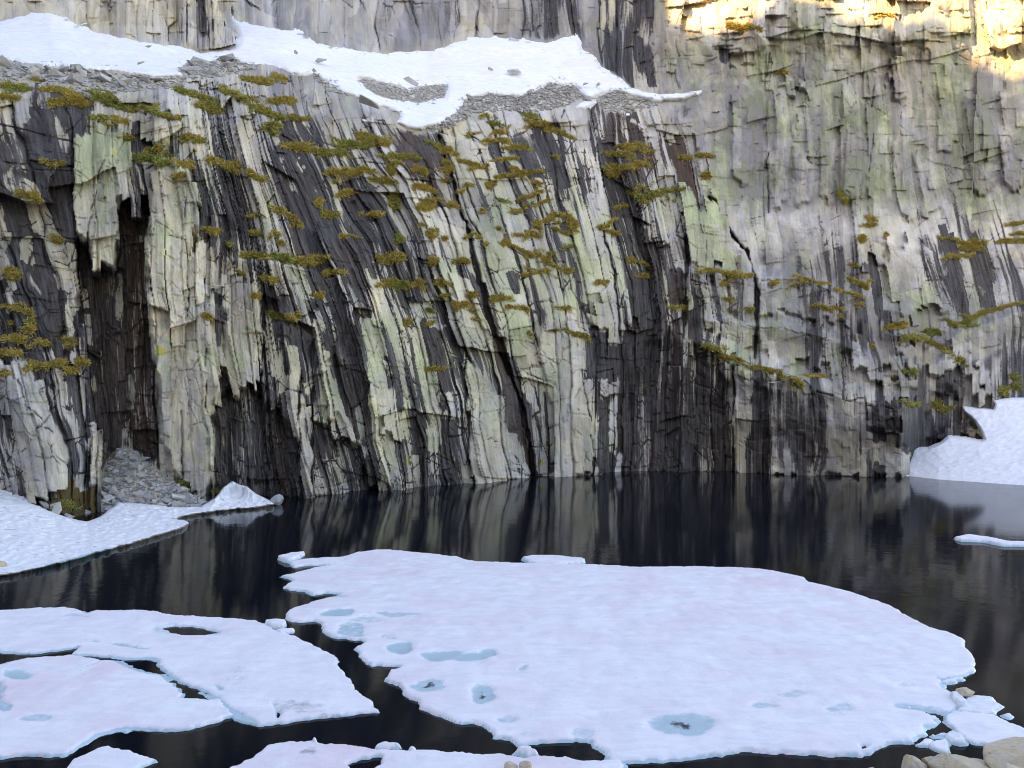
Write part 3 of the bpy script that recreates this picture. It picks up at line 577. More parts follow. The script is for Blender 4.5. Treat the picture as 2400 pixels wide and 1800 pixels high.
lich = table(LX, LY, [[.0, .0, .05, .0, .0, .0, .25, .35, .40, .40, .40], [.0, .0, .0, .0, .0, .0, .3, .45, .45, .5, .5], [.2, .2, .3, .15, .1, .1, .15, .55, .55, .5, .5], [.3, .35, .5, .3, .3, .3, .3, .55, .58, .5, .5], [.3, .4, .5, .35, .4, .4, .45, .55, .6, .6, .6],
  [.4, .5, .4, .4, .45, .5, .6, .15, .1, .2, .2], [.3, .3, .25, .4, .5, .55, .55, .5, .5, .45, .4], [.1, .1, .3, .5, .55, .55, .5, .5, .4, .2, .2], [.05, .05, .1, .4, .5, .45, .3, .2, .15, .1, .1], [.0, .0, .05, .2, .3, .25, .1, .1, .1, .05, .05]], X, Y)
lich += .5 * poly_mask(GREENP, 8) * sstep(480, 300, Y) + .5 * poly_mask(DOME, 6) + .25 * line_mask([(990, 840), (1020, 1046)], 20, 8) + .2 * line_mask([(1220, 752), (1234, 904)], 14, 5)
lich += (fbm(X / 48, Y / 70, 181, 4, .6) - .5) * 1.3
warm = table(LX, LY, [[.8, .8, .85, .25, .15, .1, .55, .7, .7, .8, .8], [.6, .6, .6, .2, .1, .1, .35, .4, .5, .5, .5], [.4, .4, .4, .35, .2, .15, .25, .1, .2, .15, .15], [.6, .6, .7, .5, .45, .3, .3, .08, .15, .1, .1], [.6, .6, .75, .6, .5, .4, .4, .0, .0, .0, .0],
  [.6, .6, .8, .6, .4, .35, .4, .0, .0, .0, .0], [.4, .4, .8, .6, .4, .35, .4, .15, .1, .1, .1], [.2, .2, .8, .65, .55, .4, .4, .45, .4, .3, .4], [.1, .1, .7, .6, .5, .4, .4, .55, .5, .3, .3], [.1, .2, .6, .5, .4, .3, .3, .5, .5, .3, .3]], X, Y)
warm += (fbm(X / 34, Y / 52, 185, 4, .6) - .5) * 1.7 + (hsh(cellC, cellD, 187) - .5) * .5
warm = warm * (1 - tal) + .25 * tal
rust = np.clip(.10 + .45 * poly_mask(ALCOVE, 10) + .5 * line_mask([(325, 560), (330, 1040)], 22, 14) + .5 * line_mask([(905, 300), (960, 340), (1030, 470)], 40, 20) + .7 * poly_mask([(1350, 235), (1640, 235), (1680, 480), (1560, 480), (1400, 300)], 30) + .15 * poly_mask(CHIM, 20) + .6 * line_mask([(650, 1020), (660, 1120)], 18, 10)
   + .4 * line_mask([(1590, 640), (1600, 800)], 30, 15) + .5 * line_mask([(1137, 708), (1251, 1125)], 14, 10) + (fbm(X / 45, Y / 120, 191, 3) - .5) * .9, 0, 1)
gold = np.zeros_like(X)
for gx, gy, gr in [(112, 262, 6), (150, 278, 7), (268, 356, 4), (372, 822, 8), (1035, 1068, 9), (955, 1080, 8), (1068, 1090, 8), (1075, 1120, 6), (1268, 1085, 6), (380, 825, 7), (452, 355, 5), (398, 325, 4), (250, 425, 4), (1970, 455, 10), (1985, 470, 8)]:
    s_ = region([(gx, gy)], 40); gold[s_] = np.maximum(gold[s_], sstep(1.6, .4, np.hypot(X[s_] - gx, (Y[s_] - gy) * .7) / gr))
gold = np.maximum(gold, .40 * sstep(.74, .84, fbm(X / 26, Y / 40, 195, 3)) * (lich > .45))
tone += (fbm(X / 25, Y / 60, 197, 3) - .5) * .5
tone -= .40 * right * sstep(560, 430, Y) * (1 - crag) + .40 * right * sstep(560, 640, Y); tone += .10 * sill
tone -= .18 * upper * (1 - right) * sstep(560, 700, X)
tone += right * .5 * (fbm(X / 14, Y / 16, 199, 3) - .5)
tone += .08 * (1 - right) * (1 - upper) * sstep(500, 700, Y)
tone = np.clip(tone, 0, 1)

# ------------------------------------------------------------------ heather and moss on the ledges (image pixels: x, y, half width, half height, tilt deg, 0 ochre .. 1 green)
PLANTS = [(22, 203, 40, 8, 0, .1), (62, 208, 44, 10, 0, .9), (20, 228, 24, 6, 0, .1), (140, 216, 55, 11, 12, .15), (95, 190, 22, 6, 0, .6), (182, 238, 22, 16, 20, .1), (150, 240, 30, 8, 0, .1), (250, 230, 46, 14, 26, .85), (292, 256, 44, 8, 22, .7), (215, 276, 36, 7, -4, .6), (275, 278, 32, 9, 18, .1), (395, 277, 30, 6, 8, .5), (340, 252, 30, 6, 25, .6),
 (428, 214, 26, 8, 10, .9), (468, 226, 38, 10, 22, .5), (505, 254, 42, 16, 10, .6), (560, 228, 55, 9, 30, .6), (620, 262, 44, 15, 22, .7), (640, 300, 20, 16, 60, .5), (615, 190, 42, 14, 8, .2), (650, 178, 22, 8, 40, .0), (655, 236, 34, 11, 0, .3), (690, 278, 26, 7, 8, .2), (690, 345, 42, 9, 6, .2), (735, 355, 26, 7, 10, .3),
 (303, 322, 9, 14, 0, .3), (448, 322, 18, 13, -30, .4), (352, 374, 54, 14, 8, .85), (360, 350, 20, 11, -25, .5), (430, 384, 26, 12, 12, .25), (420, 410, 10, 10, 0, .0), (524, 386, 34, 8, 28, .2), (592, 408, 34, 7, 30, .2), (700, 340, 30, 14, 0, .4), (785, 358, 34, 12, 5, .6), (782, 402, 18, 12, 0, .1), (750, 470, 8, 18, 15, .1), (774, 502, 22, 11, -10, .3), (668, 500, 36, 8, 28, .3), (700, 528, 16, 6, 30, .1), (602, 545, 22, 5, 0, .2), (495, 540, 20, 5, 10, .2), (465, 330, 10, 8, 0, .4),
 (825, 340, 50, 14, 0, .5), (880, 330, 50, 14, 18, .5), (935, 368, 48, 9, 4, .7), (918, 395, 12, 34, 10, .4), (830, 402, 46, 14, -4, .1), (900, 424, 34, 12, 10, .3), (925, 478, 9, 50, 4, .3), (938, 560, 12, 18, 0, .8), (935, 600, 14, 16, 0, .1), (812, 455, 24, 9, -15, .1), (880, 505, 34, 6, 25, .1), (990, 440, 26, 9, 20, .0), (1000, 482, 13, 26, 0, .0), (1040, 350, 20, 12, 0, .1), (1010, 545, 12, 20, 10, .0), (1045, 375, 8, 20, 10, .3), (985, 395, 18, 6, 25, .1), (1012, 605, 8, 22, 10, .05), (905, 610, 18, 16, 10, .05),
 (1165, 290, 18, 8, 0, .7), (1140, 272, 12, 6, 0, .1), (1230, 268, 46, 6, 22, .4), (1268, 290, 34, 9, 15, .15), (1310, 312, 34, 6, 18, .1), (1175, 330, 40, 5, -4, .1), (1220, 346, 38, 6, -4, .4), (1170, 308, 30, 4, 12, .2), (1110, 314, 14, 3, 0, .0), (1095, 378, 24, 4, 12, .0), (1125, 392, 22, 4, -20, .0), (1165, 376, 46, 3.5, -8, .0), (1210, 412, 70, 4.5, -8, .05), (1160, 430, 14, 10, -50, .0), (1255, 452, 40, 4, -24, .0), (1285, 470, 28, 4, -14, .0), (1212, 494, 14, 4, -20, .0), (1270, 430, 26, 3, -12, .0), (1290, 515, 30, 4, -30, .0), (1340, 525, 9, 36, -18, .0), (1055, 400, 10, 12, 0, .0), (1050, 350, 14, 14, 0, .1), (1060, 480, 12, 8, 0, .0), (1320, 545, 24, 4, 20, .0), (1185, 560, 9, 28, -10, .0), (1255, 548, 26, 4, 16, .0), (1230, 590, 40, 4, 22, .0), (1130, 495, 9, 8, 0, .0),
 (1470, 345, 52, 12, 4, .3), (1445, 362, 34, 9, 0, .2), (1462, 392, 40, 14, 0, .3), (1440, 412, 22, 10, 15, .1), (1500, 382, 30, 7, 20, .3), (1530, 455, 46, 16, 0, .85), (1572, 448, 26, 7, -12, .6), (1505, 470, 14, 10, 0, .5), (1465, 482, 20, 7, -10, .05), (1650, 364, 20, 8, 0, .2), (1605, 370, 16, 8, 0, .3), (1660, 410, 9, 10, 0, .0), (1410, 530, 18, 5, -10, .05), (1440, 545, 10, 12, 0, .0),
 (640, 603, 66, 13, 4, .6), (720, 612, 46, 13, -6, .5), (585, 600, 24, 6, 0, .2), (780, 640, 22, 9, 0, .1), (628, 652, 20, 10, -8, .0), (735, 690, 20, 8, -10, .05), (608, 695, 10, 6, 0, .0), (660, 742, 40, 5, 8, .2), (935, 665, 34, 16, 0, .55), (975, 665, 22, 12, 0, .1), (905, 665, 14, 12, 0, .0), (1028, 660, 26, 13, -12, .0), (955, 757, 9, 10, 0, .05), (1088, 712, 24, 7, 0, .0), (1110, 690, 10, 9, 0, .0), (1072, 722, 6, 14, 0, .0), (1020, 866, 24, 4, -5, .0), (1078, 612, 18, 6, 0, .0),
 (1160, 700, 16, 10, 0, .2), (1195, 718, 20, 7, 10, .0), (1225, 722, 16, 6, 0, .0), (1270, 637, 42, 4, -12, .0), (1290, 620, 30, 5, 24, .0), (1325, 632, 14, 8, 30, .05), (1265, 598, 26, 4, 18, .0), (1405, 660, 20, 6, -14, .05), (1492, 614, 28, 6, 22, .2), (1508, 646, 14, 6, -40, .0), (1350, 782, 44, 7, 12, .3), (1245, 784, 8, 6, 0, .0), (1318, 725, 14, 4, 0, .0), (1690, 638, 60, 5, 3, .1), (1742, 648, 28, 8, -4, .45), (1700, 660, 12, 10, 0, .0), (1815, 662, 8, 10, -30, .15), (1590, 720, 24, 4, 4, .05),
 (1668, 814, 34, 8, 26, .4), (1720, 842, 40, 7, 20, .2), (1790, 862, 50, 6, 8, .1), (1840, 884, 34, 7, 16, .2), (1868, 900, 16, 8, 40, .1), (1910, 880, 30, 5, 10, .05), (1900, 656, 60, 3.5, 16, .1), (1990, 688, 40, 3.5, 18, .1), (2012, 664, 26, 6, 30, .1), (1930, 720, 40, 3, 10, .0), (2000, 618, 12, 5, 0, .1), (2110, 765, 34, 13, -6, .2), (2140, 790, 40, 11, 16, .6), (2188, 778, 24, 12, 0, .85), (2205, 815, 30, 8, 26, .6), (2245, 760, 40, 10, 4, .75), (2290, 740, 40, 7, -20, .3), (2350, 720, 44, 5, -12, .1), (2250, 845, 24, 6, 35, .8), (2132, 873, 30, 8, 4, .8), (2128, 945, 24, 6, 12, .8), (2180, 950, 34, 6, 0, .7), (2228, 955, 20, 6, 0, .5),
 (2368, 905, 26, 12, -8, 1.0), (2375, 885, 14, 12, 0, .9), (2350, 920, 14, 8, 0, .6), (2045, 512, 10, 12, 30, .1), (2032, 526, 18, 5, 0, .2), (2015, 556, 8, 12, 0, .0), (2075, 552, 8, 6, 30, .0), (2278, 575, 34, 18, 0, .3), (2255, 598, 40, 6, 4, .2), (2230, 562, 30, 4, 0, .3), (2375, 565, 40, 7, -4, .1), (2385, 525, 34, 5, -8, .1), (2400, 548, 30, 5, 0, .05), (1825, 168, 14, 4, 10, .0), (1720, 62, 40, 12, 4, .0), (1760, 68, 20, 6, 0, .0), (2080, 36, 34, 5, -4, .0),
 (14, 719, 36, 5, 4, .05), (62, 728, 18, 9, 20, .05), (30, 790, 40, 10, -4, .1), (65, 770, 12, 12, 0, .0), (22, 830, 24, 12, -10, .1), (80, 857, 18, 12, 0, .05), (130, 850, 26, 8, -10, .1), (172, 870, 22, 11, 0, .05), (165, 800, 18, 10, 30, .1), (195, 848, 12, 16, 0, .1), (14, 870, 16, 5, 0, .0), (95, 800, 20, 8, 0, .0), (490, 742, 8, 8, 0, .0), (152, 1180, 26, 10, 0, .7), (430, 1128, 14, 5, 30, .8), (505, 1150, 12, 9, 0, .8), (130, 560, 10, 14, 20, .2), (30, 640, 14, 18, 0, .2), (70, 460, 30, 8, 20, .15), (120, 380, 26, 6, 10, .2)]
_r = random.Random(77)
for x0, x1_, y0, y1_, n_ in [(800, 1050, 330, 560, 12), (1060, 1360, 320, 600, 20), (1000, 1200, 600, 760, 6), (1380, 1620, 340, 560, 6), (20, 200, 700, 880, 4), (500, 760, 470, 700, 5), (1620, 2350, 560, 850, 5)]:
    for _ in range(n_): PLANTS.append((_r.uniform(x0, x1_), _r.uniform(y0, y1_), _r.uniform(6, 15), _r.uniform(1.6, 3.6), _r.uniform(-35, 30), _r.choice([0, .05, .1, .25, .5])))
for (a, b_, rx, ry, ang, hue) in PLANTS:
    s_ = region([(a, b_)], max(rx, ry) * 1.6 + 8); ca, sa = math.cos(math.radians(ang)), math.sin(math.radians(ang))
    ux = ((X[s_] - a) * ca + (Y[s_] - b_) * sa) / (rx + 2); uy = (-(X[s_] - a) * sa + (Y[s_] - b_) * ca) / (ry + 2)
    soil[s_] = np.maximum(soil[s_], .62 * sstep(1.0, .3, np.hypot(ux, uy)))
soil = np.maximum(soil, .9 * poly_mask([(120, 1190), (160, 1150), (222, 1140), (228, 1235), (150, 1240)], 8))

# ------------------------------------------------------------------ rock meshes
P3 = to_world(X, Y, DEP)
VV = P3.reshape(-1, 3)
strata = np.stack([S / 100, Y / 100, np.zeros_like(S)], -1).reshape(-1, 3)
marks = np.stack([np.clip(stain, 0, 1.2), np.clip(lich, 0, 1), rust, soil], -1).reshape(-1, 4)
strk = 1 - .5 * rim - .55 * slick - .85 * right * sstep(640, 560, Y) - .4 * right * sstep(560, 640, Y) - .55 * upper * (1 - right)
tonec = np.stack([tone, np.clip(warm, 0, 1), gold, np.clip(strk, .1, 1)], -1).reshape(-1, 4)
jj, ii = np.mgrid[0:NY - 1, 0:NX - 1]; i00 = (jj * NX + ii).ravel()
QF = np.stack([i00, i00 + NX, i00 + NX + 1, i00 + 1], -1)
fc = lambda A: A[:-1, :-1].ravel()
fX, fY, fZ = fc(X), fc(Y), fc(P3[..., 2])
keep = (fZ > -1.6)
f_up = fc(upper) > .5; f_calm = fc(np.maximum(calm, 0)) > .55; f_fan = fc(fan) > .5; f_right = fc(right) > .5
f_spur = fc(sdf_poly(SPUR, X, Y)) > -6
head = (f_up & ~f_right) | ((fY < 130) & (fX < 1560))
CLIFFS = {'lake_cliff': (0, 'dark streaked grey cliff with pale pillars rising straight from the lake', 'cliff'),
          'slab_cliff': (1, 'broad grey green rock wall with sunlit top beside the snow gully', 'cliff'),
          'headwall': (2, 'pale grey jointed rock wall behind the high snowfield', 'cliff'),
          'rock_spur': (3, 'tan columned rock spur standing above the snow at the top corner', 'cliff'),
          'ledge_ground': (4, 'stony ground on the ledge under the high snowfield', 'ground')}
zone = np.where(f_calm | f_fan, 4, np.where(head & f_spur & (fX < 700), 3, np.where(head, 2, np.where(f_right, 1, 0))))
_, f105 = facets((X + 34 * W2) / 120, (Y + .25 * X + 46 * W1) / 135, 101, 1.8, 1.4)
bid = np.where(zone == 1, (fc(f105) * 1e6).astype(np.int64), (fc(cellC).astype(np.int64) * 4000 + fc(cellD).astype(np.int64)))
bid = bid * 10 + zone
NAMED = [('rock_pillar', PILLAR), ('rock_pillar', GREENP), ('rock_block', BLOCK), ('rock_dome', DOME), ('rock_slab', SLABL), ('rock_slab', CENTRE), ('rock_block', QUOIN), ('rock_slab', SLABC), ('rock_flake', HANG), ('rock_block', CUBE), ('rock_flake', THINSLAB), ('rock_recess', ALCOVE), ('rock_recess', CAVE1), ('rock_recess', CAVE2), ('rock_recess', CHIM)]
nameof = {}
for k, (nm, P) in enumerate(NAMED):
    mk = fc(poly_mask(P, 1.0)) > .5; mk &= (zone < 2); bid[mk] = -(k + 1); nameof[-(k + 1)] = nm; zone[mk] = 1 if P is DOME else 0
def rock_piece(name, sel, parent):
    F = QF[sel]; u, inv = np.unique(F.ravel(), return_inverse=True)
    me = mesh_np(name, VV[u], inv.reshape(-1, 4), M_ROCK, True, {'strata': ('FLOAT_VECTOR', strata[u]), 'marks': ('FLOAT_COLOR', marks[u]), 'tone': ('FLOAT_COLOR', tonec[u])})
    return obj(name, me, parent)
for nm, (zi, lab, cat) in CLIFFS.items():
    sel = np.nonzero((zone == zi) & keep)[0]
    if zi == 4:
        tag(rock_piece(nm, sel, None), lab, cat, kind='structure'); continue
    root = tag(empty(nm, (0, 50, 0)), lab, cat, kind='structure')
    root.location = (0, 0, 0)
    ids, cnt = np.unique(bid[sel], return_counts=True)
    order = np.argsort(-cnt); top = set(ids[order[:290]].tolist()) | {i for i in ids.tolist() if i < 0}
    b = bid[sel]; so_ = np.argsort(b, kind='stable'); b = b[so_]; sel = sel[so_]
    cuts = np.nonzero(np.diff(b))[0] + 1; rest = []
    for a_, e_ in zip(np.r_[0, cuts], np.r_[cuts, len(b)]):
        i_ = int(b[a_])
        if i_ in top and (e_ - a_ > 60 or i_ < 0): rock_piece(nameof.get(i_, 'rock_column' if zi != 1 else 'rock_face'), sel[a_:e_], root)
        else: rest.append(sel[a_:e_])
    if rest: rock_piece('rock_fragments', np.concatenate(rest), root)['kind'] = 'stuff'

def at(px, py, lift=0.0):
    """point and rough outward normal of the finished rock surface at an image pixel"""
    fx = np.clip((np.asarray(px, float) - px1[0]) / (px1[1] - px1[0]), 1, NX - 3); fy = np.clip((np.asarray(py, float) - py1[0]) / (py1[1] - py1[0]), 1, NY - 3)
    ix = fx.astype(int); iy = fy.astype(int); fx = (fx - ix)[..., None]; fy = (fy - iy)[..., None]
    return (P3[iy, ix] * (1 - fx) + P3[iy, ix + 1] * fx) * (1 - fy) + (P3[iy + 1, ix] * (1 - fx) + P3[iy + 1, ix + 1] * fx) * fy

# ------------------------------------------------------------------ lake, near shore, the ridge that keeps the bowl in shade
lake = obj('lake', mesh_np('lake', np.array([[-90, 2, 0], [90, 2, 0], [90, 75, 0], [-90, 75, 0]], float), np.array([[0, 1, 2, 3]]), M_WATER, False))
tag(lake, 'dark still lake water with reflections between the ice floes', 'lake', kind='structure')
EDGE = [(1500, -130), (1560, -60), (1600, 58), (1650, 74), (1720, 84), (1770, 96), (1830, 74), (1862, 34), (1930, 22), (1990, 60), (2030, 100), (2090, 106), (2150, 112), (2200, 112), (2215, 92), (2260, 108), (2295, 150), (2350, 166), (2420, 174), (2560, 190)]
eX = np.array([e[0] for e in EDGE], float); eY = np.array([e[1] for e in EDGE], float) + 14
fxp = np.interp(eX, GX, np.arange(len(GX))); eP = to_world(eX, eY, table(GX, GY, GD, eX, eY))
crest = eP + SUN * 210
lat = np.array([-SUN_AZ_V[1], SUN_AZ_V[0]]) * -1
if (crest[-1] - crest[0])[:2] @ lat < 0: lat = -lat
a0 = crest[0]; left_run = [a0 + np.array([-lat[0] * d, -lat[1] * d, h]) for d, h in [(320, 55), (220, 60), (140, 52), (80, 40), (40, 26), (15, 12)]]
a1 = crest[-1]; right_run = [a1 + np.array([lat[0] * d, lat[1] * d, h]) for d, h in [(20, -6), (60, -22), (120, -40)]]
C = np.array(left_run + list(crest) + right_run)
away = np.array([SUN_AZ_V[0], SUN_AZ_V[1]])
prof = [(-74, .0), (-54, .22), (-32, .52), (-13, .82), (0, 1.0), (25, .85), (70, .4), (120, 0)]
RV = []
for k, c_ in enumerate(C):
    for d, f_ in prof:
        z = c_[2] * f_; w = 0 if d == 0 else 6
        RV.append([c_[0] + away[0] * d + w * (random.random() - .5), c_[1] + away[1] * d + w * (random.random() - .5), z * (1 + (0 if d == 0 else .08 * (random.random() - .5))) - (2 if f_ == 0 else 0)])
n = len(prof); RF = [[k * n + q_, k * n + q_ + 1, (k + 1) * n + q_ + 1, (k + 1) * n + q_] for k in range(len(C) - 1) for q_ in range(n - 1)]
M_GROUND = make_debris_mat('ridge_rock', (0.30, 0.29, 0.28), (0.34, 0.33, 0.31), (0.34, 0.31, 0.26))
tag(obj('mountain_ridge', mesh_np('mountain_ridge', np.array(RV), np.array(RF), M_GROUND, False)), 'high rock ridge across the lake that shades the bowl', 'ridge', kind='structure')
gxs = np.linspace(-60, 60, 61); gys = np.linspace(-40, 11.2, 40); GXm, GYm = np.meshgrid(gxs, gys)
edge = 12.4 + 1.2 * (vnoise(GXm / 4, GXm * 0, 5) - .5) - .02 * np.abs(GXm)
gz = np.where(GYm < edge, 5.0 * sstep(3.5, 12, edge - GYm) + (.15 * (fbm(GXm / 2, GYm / 2, 6, 3) - .5)), -.6) - .3
g_ = np.arange(61 * 40).reshape(40, 61); GF = np.stack([g_[:-1, :-1].ravel(), g_[:-1, 1:].ravel(), g_[1:, 1:].ravel(), g_[1:, :-1].ravel()], -1)
tag(obj('shore_ground', mesh_np('shore_ground', np.stack([GXm, GYm, gz], -1).reshape(-1, 3), GF, M_GROUND)), 'stony near shore below the viewpoint', 'ground', kind='structure')

# ------------------------------------------------------------------ snow
def sheet(name, Gx, Gy, Yd, keepmask, mat, melt):
    ny, nx = Gx.shape; V = to_world(Gx, Gy, Yd).reshape(-1, 3); g = np.arange(nx * ny).reshape(ny, nx)
    F = np.stack([g[:-1, :-1].ravel(), g[1:, :-1].ravel(), g[1:, 1:].ravel(), g[:-1, 1:].ravel()], -1)
    k = (keepmask[:-1, :-1] & keepmask[1:, 1:] & keepmask[1:, :-1] & keepmask[:-1, 1:]).ravel(); F = F[k]
    u, inv = np.unique(F.ravel(), return_inverse=True)
    return obj(name, mesh_np(name, V[u], inv.reshape(-1, 4), mat, True, {'melt': ('FLOAT_COLOR', melt.reshape(-1, 4)[u])}))
def melt4(shape, pond=0, pink=0, dirt=0, deep=0):
    return np.stack([np.broadcast_to(np.asarray(v, float), shape) for v in (pond, pink, dirt, deep)], -1)
gx, gy = np.meshgrid(np.arange(-180, 1720, 3.2), np.arange(0, 330, 3.0))
gw = gx + 10 * (fbm(gx / 26, gy / 18, 201, 3) - .5); gv = gy + 8 * (fbm(gx / 20, gy / 14, 205, 3) - .5)
sd = np.minimum(sdf_poly(SNOWP, gw, gv), -sdf_poly(SNOWHOLE, gw, gv))
nin = sdf_poly(SPUR, gx, gy) > 0
xs_ = np.where((gy < 118) & (gx > 400) & (gx < 660), np.where(nin, np.minimum(gx, 450), np.where(gx > 500, np.maximum(gx, 655), gx)), gx)
d0 = table(GX, GY, GD, np.where(gy > 85, gx, xs_), gy)
snd = d0 - (-.7 + 1.6 * sstep(-9, 14, sd)) + 1.2 * (fbm(gx / 160, gy / 50, 211, 3) - .5) + .12 * (fbm(gx / 14, gy / 6, 215, 2) - .5)
dirt = .5 * sstep(.60, .78, fbm(gx / 30, gy / 9, 221, 3)) * sstep(60, 0, sd) + .30 * sstep(14, -4, sd) + .55 * sstep(.64, .74, vnoise(gx / 5, gy / 3.2, 227)) * sstep(34, 4, sd) * (gy > 110)
tag(sheet('snowfield', gx, gy, snd, sd > -9, M_SNOW, melt4(gx.shape, 0, .25 * sstep(.5, .7, fbm(gx / 60, gy / 30, 225, 2)), dirt)), 'long white snowfield on the shelf between the headwall and the dark cliff', 'snowfield')
# small patch below the main snowfield
def snow_patch(P, lab):
    P = np.array(P, float); gx, gy = np.meshgrid(np.arange(P[:, 0].min() - 12, P[:, 0].max() + 12, 2.5), np.arange(P[:, 1].min() - 12, P[:, 1].max() + 12, 2.0))
    sd = sdf_poly(P, gx + 6 * (fbm(gx / 12, gy / 9, 231, 2) - .5), gy + 4 * (fbm(gx / 12, gy / 9, 235, 2) - .5))
    tag(sheet('snow_patch', gx, gy, table(GX, GY, GD, gx, gy) - (-.8 + 1.3 * sstep(-8, 8, sd)), sd > -7, M_SNOW, melt4(gx.shape, 0, 0, .1)), lab, 'snow patch')
snow_patch([(1348, 250), (1362, 240), (1385, 236), (1398, 240), (1380, 252), (1352, 256)], 'small snow patch on rubble just under the snowfield')
snow_patch([(1462, 266), (1478, 264), (1480, 272), (1466, 274)], 'tiny snow speck below the rubble by the corner')
snow_patch([(845, 276), (862, 282), (884, 287), (870, 291), (846, 284)], 'thin snow sliver under a tan slab at the snowfield tongue')

WL = [(-180, 1377), (0, 1348), (100, 1330), (180, 1308), (250, 1288), (330, 1266), (380, 1250), (425, 1236), (438, 1225)]
WL2 = [(395, 1216), (440, 1207), (520, 1195), (600, 1188), (650, 1183), (700, 1180)]
BANK_L = [(-190, 1150), (-20, 1142), (18, 1138), (42, 1148), (70, 1175), (130, 1205), (170, 1218), (205, 1225), (235, 1214), (262, 1192), (280, 1177), (340, 1182), (430, 1190), (470, 1186), (505, 1168), (525, 1142), (543, 1128), (575, 1140), (610, 1164), (645, 1181), (600, 1188), (520, 1195), (440, 1207), (398, 1216), (432, 1221), (440, 1225), (425, 1236), (380, 1250), (330, 1266), (250, 1288), (180, 1308), (100, 1330), (0, 1348), (-190, 1379)]
gx, gy = np.meshgrid(np.arange(-180, 670, 2.6), np.arange(1110, 1395, 2.0))
gw = gx + 5 * (fbm(gx / 22, gy / 16, 241, 3) - .5); gv = gy + 4 * (fbm(gx / 18, gy / 12, 245, 3) - .5)
sd = sdf_poly(BANK_L, gw, gv)
A1 = np.array(WL, float); A2 = np.array(WL2, float)
wy = np.where(gx < 398, np.interp(gx, A1[:, 0], A1[:, 1]), np.where(gy > 1217, np.interp(gx, A1[:, 0], A1[:, 1]), np.interp(gx, A2[:, 0], A2[:, 1])))
tp = np.interp(gx, [-180, 18, 70, 205, 280, 430, 505, 543, 610, 650], [1150, 1138, 1175, 1225, 1177, 1190, 1168, 1128, 1164, 1182])
amp = np.interp(gx, [-180, 18, 70, 130, 205, 280, 430, 470, 505, 543, 575, 610, 650], [1.3, 1.15, .8, .4, .12, .38, .1, .18, .5, 1.08, .85, .4, .0])
tt = np.clip((wy - gy) / np.maximum(wy - tp, 8), 0, 1.15)
zz = .14 + amp * tt ** 1.4
Yd = (EYE - zz) * FOC / (gy - 900)
wx_ = (gx - 1200) / FOC * Yd
_, _, _, cupe = voronoi(wx_ / .55 + .3 * vnoise(wx_, Yd, 3), Yd / .75, 251)
cup = .035 * sstep(.45, 0, cupe) + .02 * (fbm(wx_ * 3, Yd * 3, 255, 2) - .5)
edge_d = wy - gy
zz2 = (zz + cup) * sstep(-3, 3, np.minimum(sd + 2, 99)) - .10 * sstep(2, -4, sd)
Yb = (EYE - zz2) * FOC / (gy - 900) + 1.6 * sstep(1, -7, sd) * (gy < tp + 12)
lip = sstep(7, 1, edge_d) * sstep(30, 120, gx) * sstep(300, 230, gx) * (gy > 1217)
tag(sheet('snow_bank', gx, gy, Yb, sd > -6, M_BANK, melt4(gx.shape, .9 * lip, 0, .25 * sstep(.66, .8, fbm(gx / 14, gy / 5, 261, 2)) * sstep(40, 5, np.abs(gy - 1215)))), 'low pitted snow bank sloping into the lake below the rubble fan', 'snow bank')

BANK_R = [(2130, 1116), (2128, 1085), (2132, 1054), (2150, 1050), (2175, 1052), (2205, 1040), (2225, 1024), (2260, 1028), (2300, 1035), (2310, 1030), (2302, 1010), (2285, 985), (2262, 965), (2254, 950), (2290, 957), (2330, 962), (2334, 948), (2325, 938), (2370, 935), (2400, 936), (2590, 925), (2590, 1152), (2400, 1138), (2300, 1131), (2200, 1124)]
gx, gy = np.meshgrid(np.arange(2110, 2585, 2.4), np.arange(915, 1165, 2.0))
gw = gx + 5 * (fbm(gx / 20, gy / 20, 271, 3) - .5); gv = gy + 3 * (fbm(gx / 18, gy / 12, 275, 3) - .5)
sd = sdf_poly(BANK_R, gw, gy); wy = np.interp(gx, [2110, 2130, 2200, 2300, 2400, 2590], [1116, 1116, 1124, 1131, 1138, 1152])
Yw = EYE * FOC / (wy - 900); up_ = np.clip(wy - gy, 0, None)
Yd = Yw + up_ * .054 + .35 * (fbm(gx / 70, gy / 50, 281, 3) - .5) * sstep(0, 30, up_)
_, _, _, cupe = voronoi((gx - 1200) / FOC * Yd / .8, Yd / .55, 285)
Yd = Yd - .05 * sstep(.5, 0, cupe) * sstep(0, 8, up_) + 2.6 * sstep(2, -7, sd) * (up_ > 4)
lowcut = sstep(0, -6, wy - gy)
Yd = np.where(wy - gy < 0, Yw + .02, Yd)
tag(sheet('snow_bank', gx, gy, Yd, (sd > -6), M_BANK, melt4(gx.shape, .35 * line_mask([(2100, 0), (2101, 0)], 1)[:1, :1] * 0, 0, .35 * sstep(16, 2, np.abs(dist_line([(2135, 1060), (2150, 1090), (2195, 1122)], gx, gy, 0))) * .8)), 'steep smooth snow bank filling the gully beside the rock nose', 'snow bank')

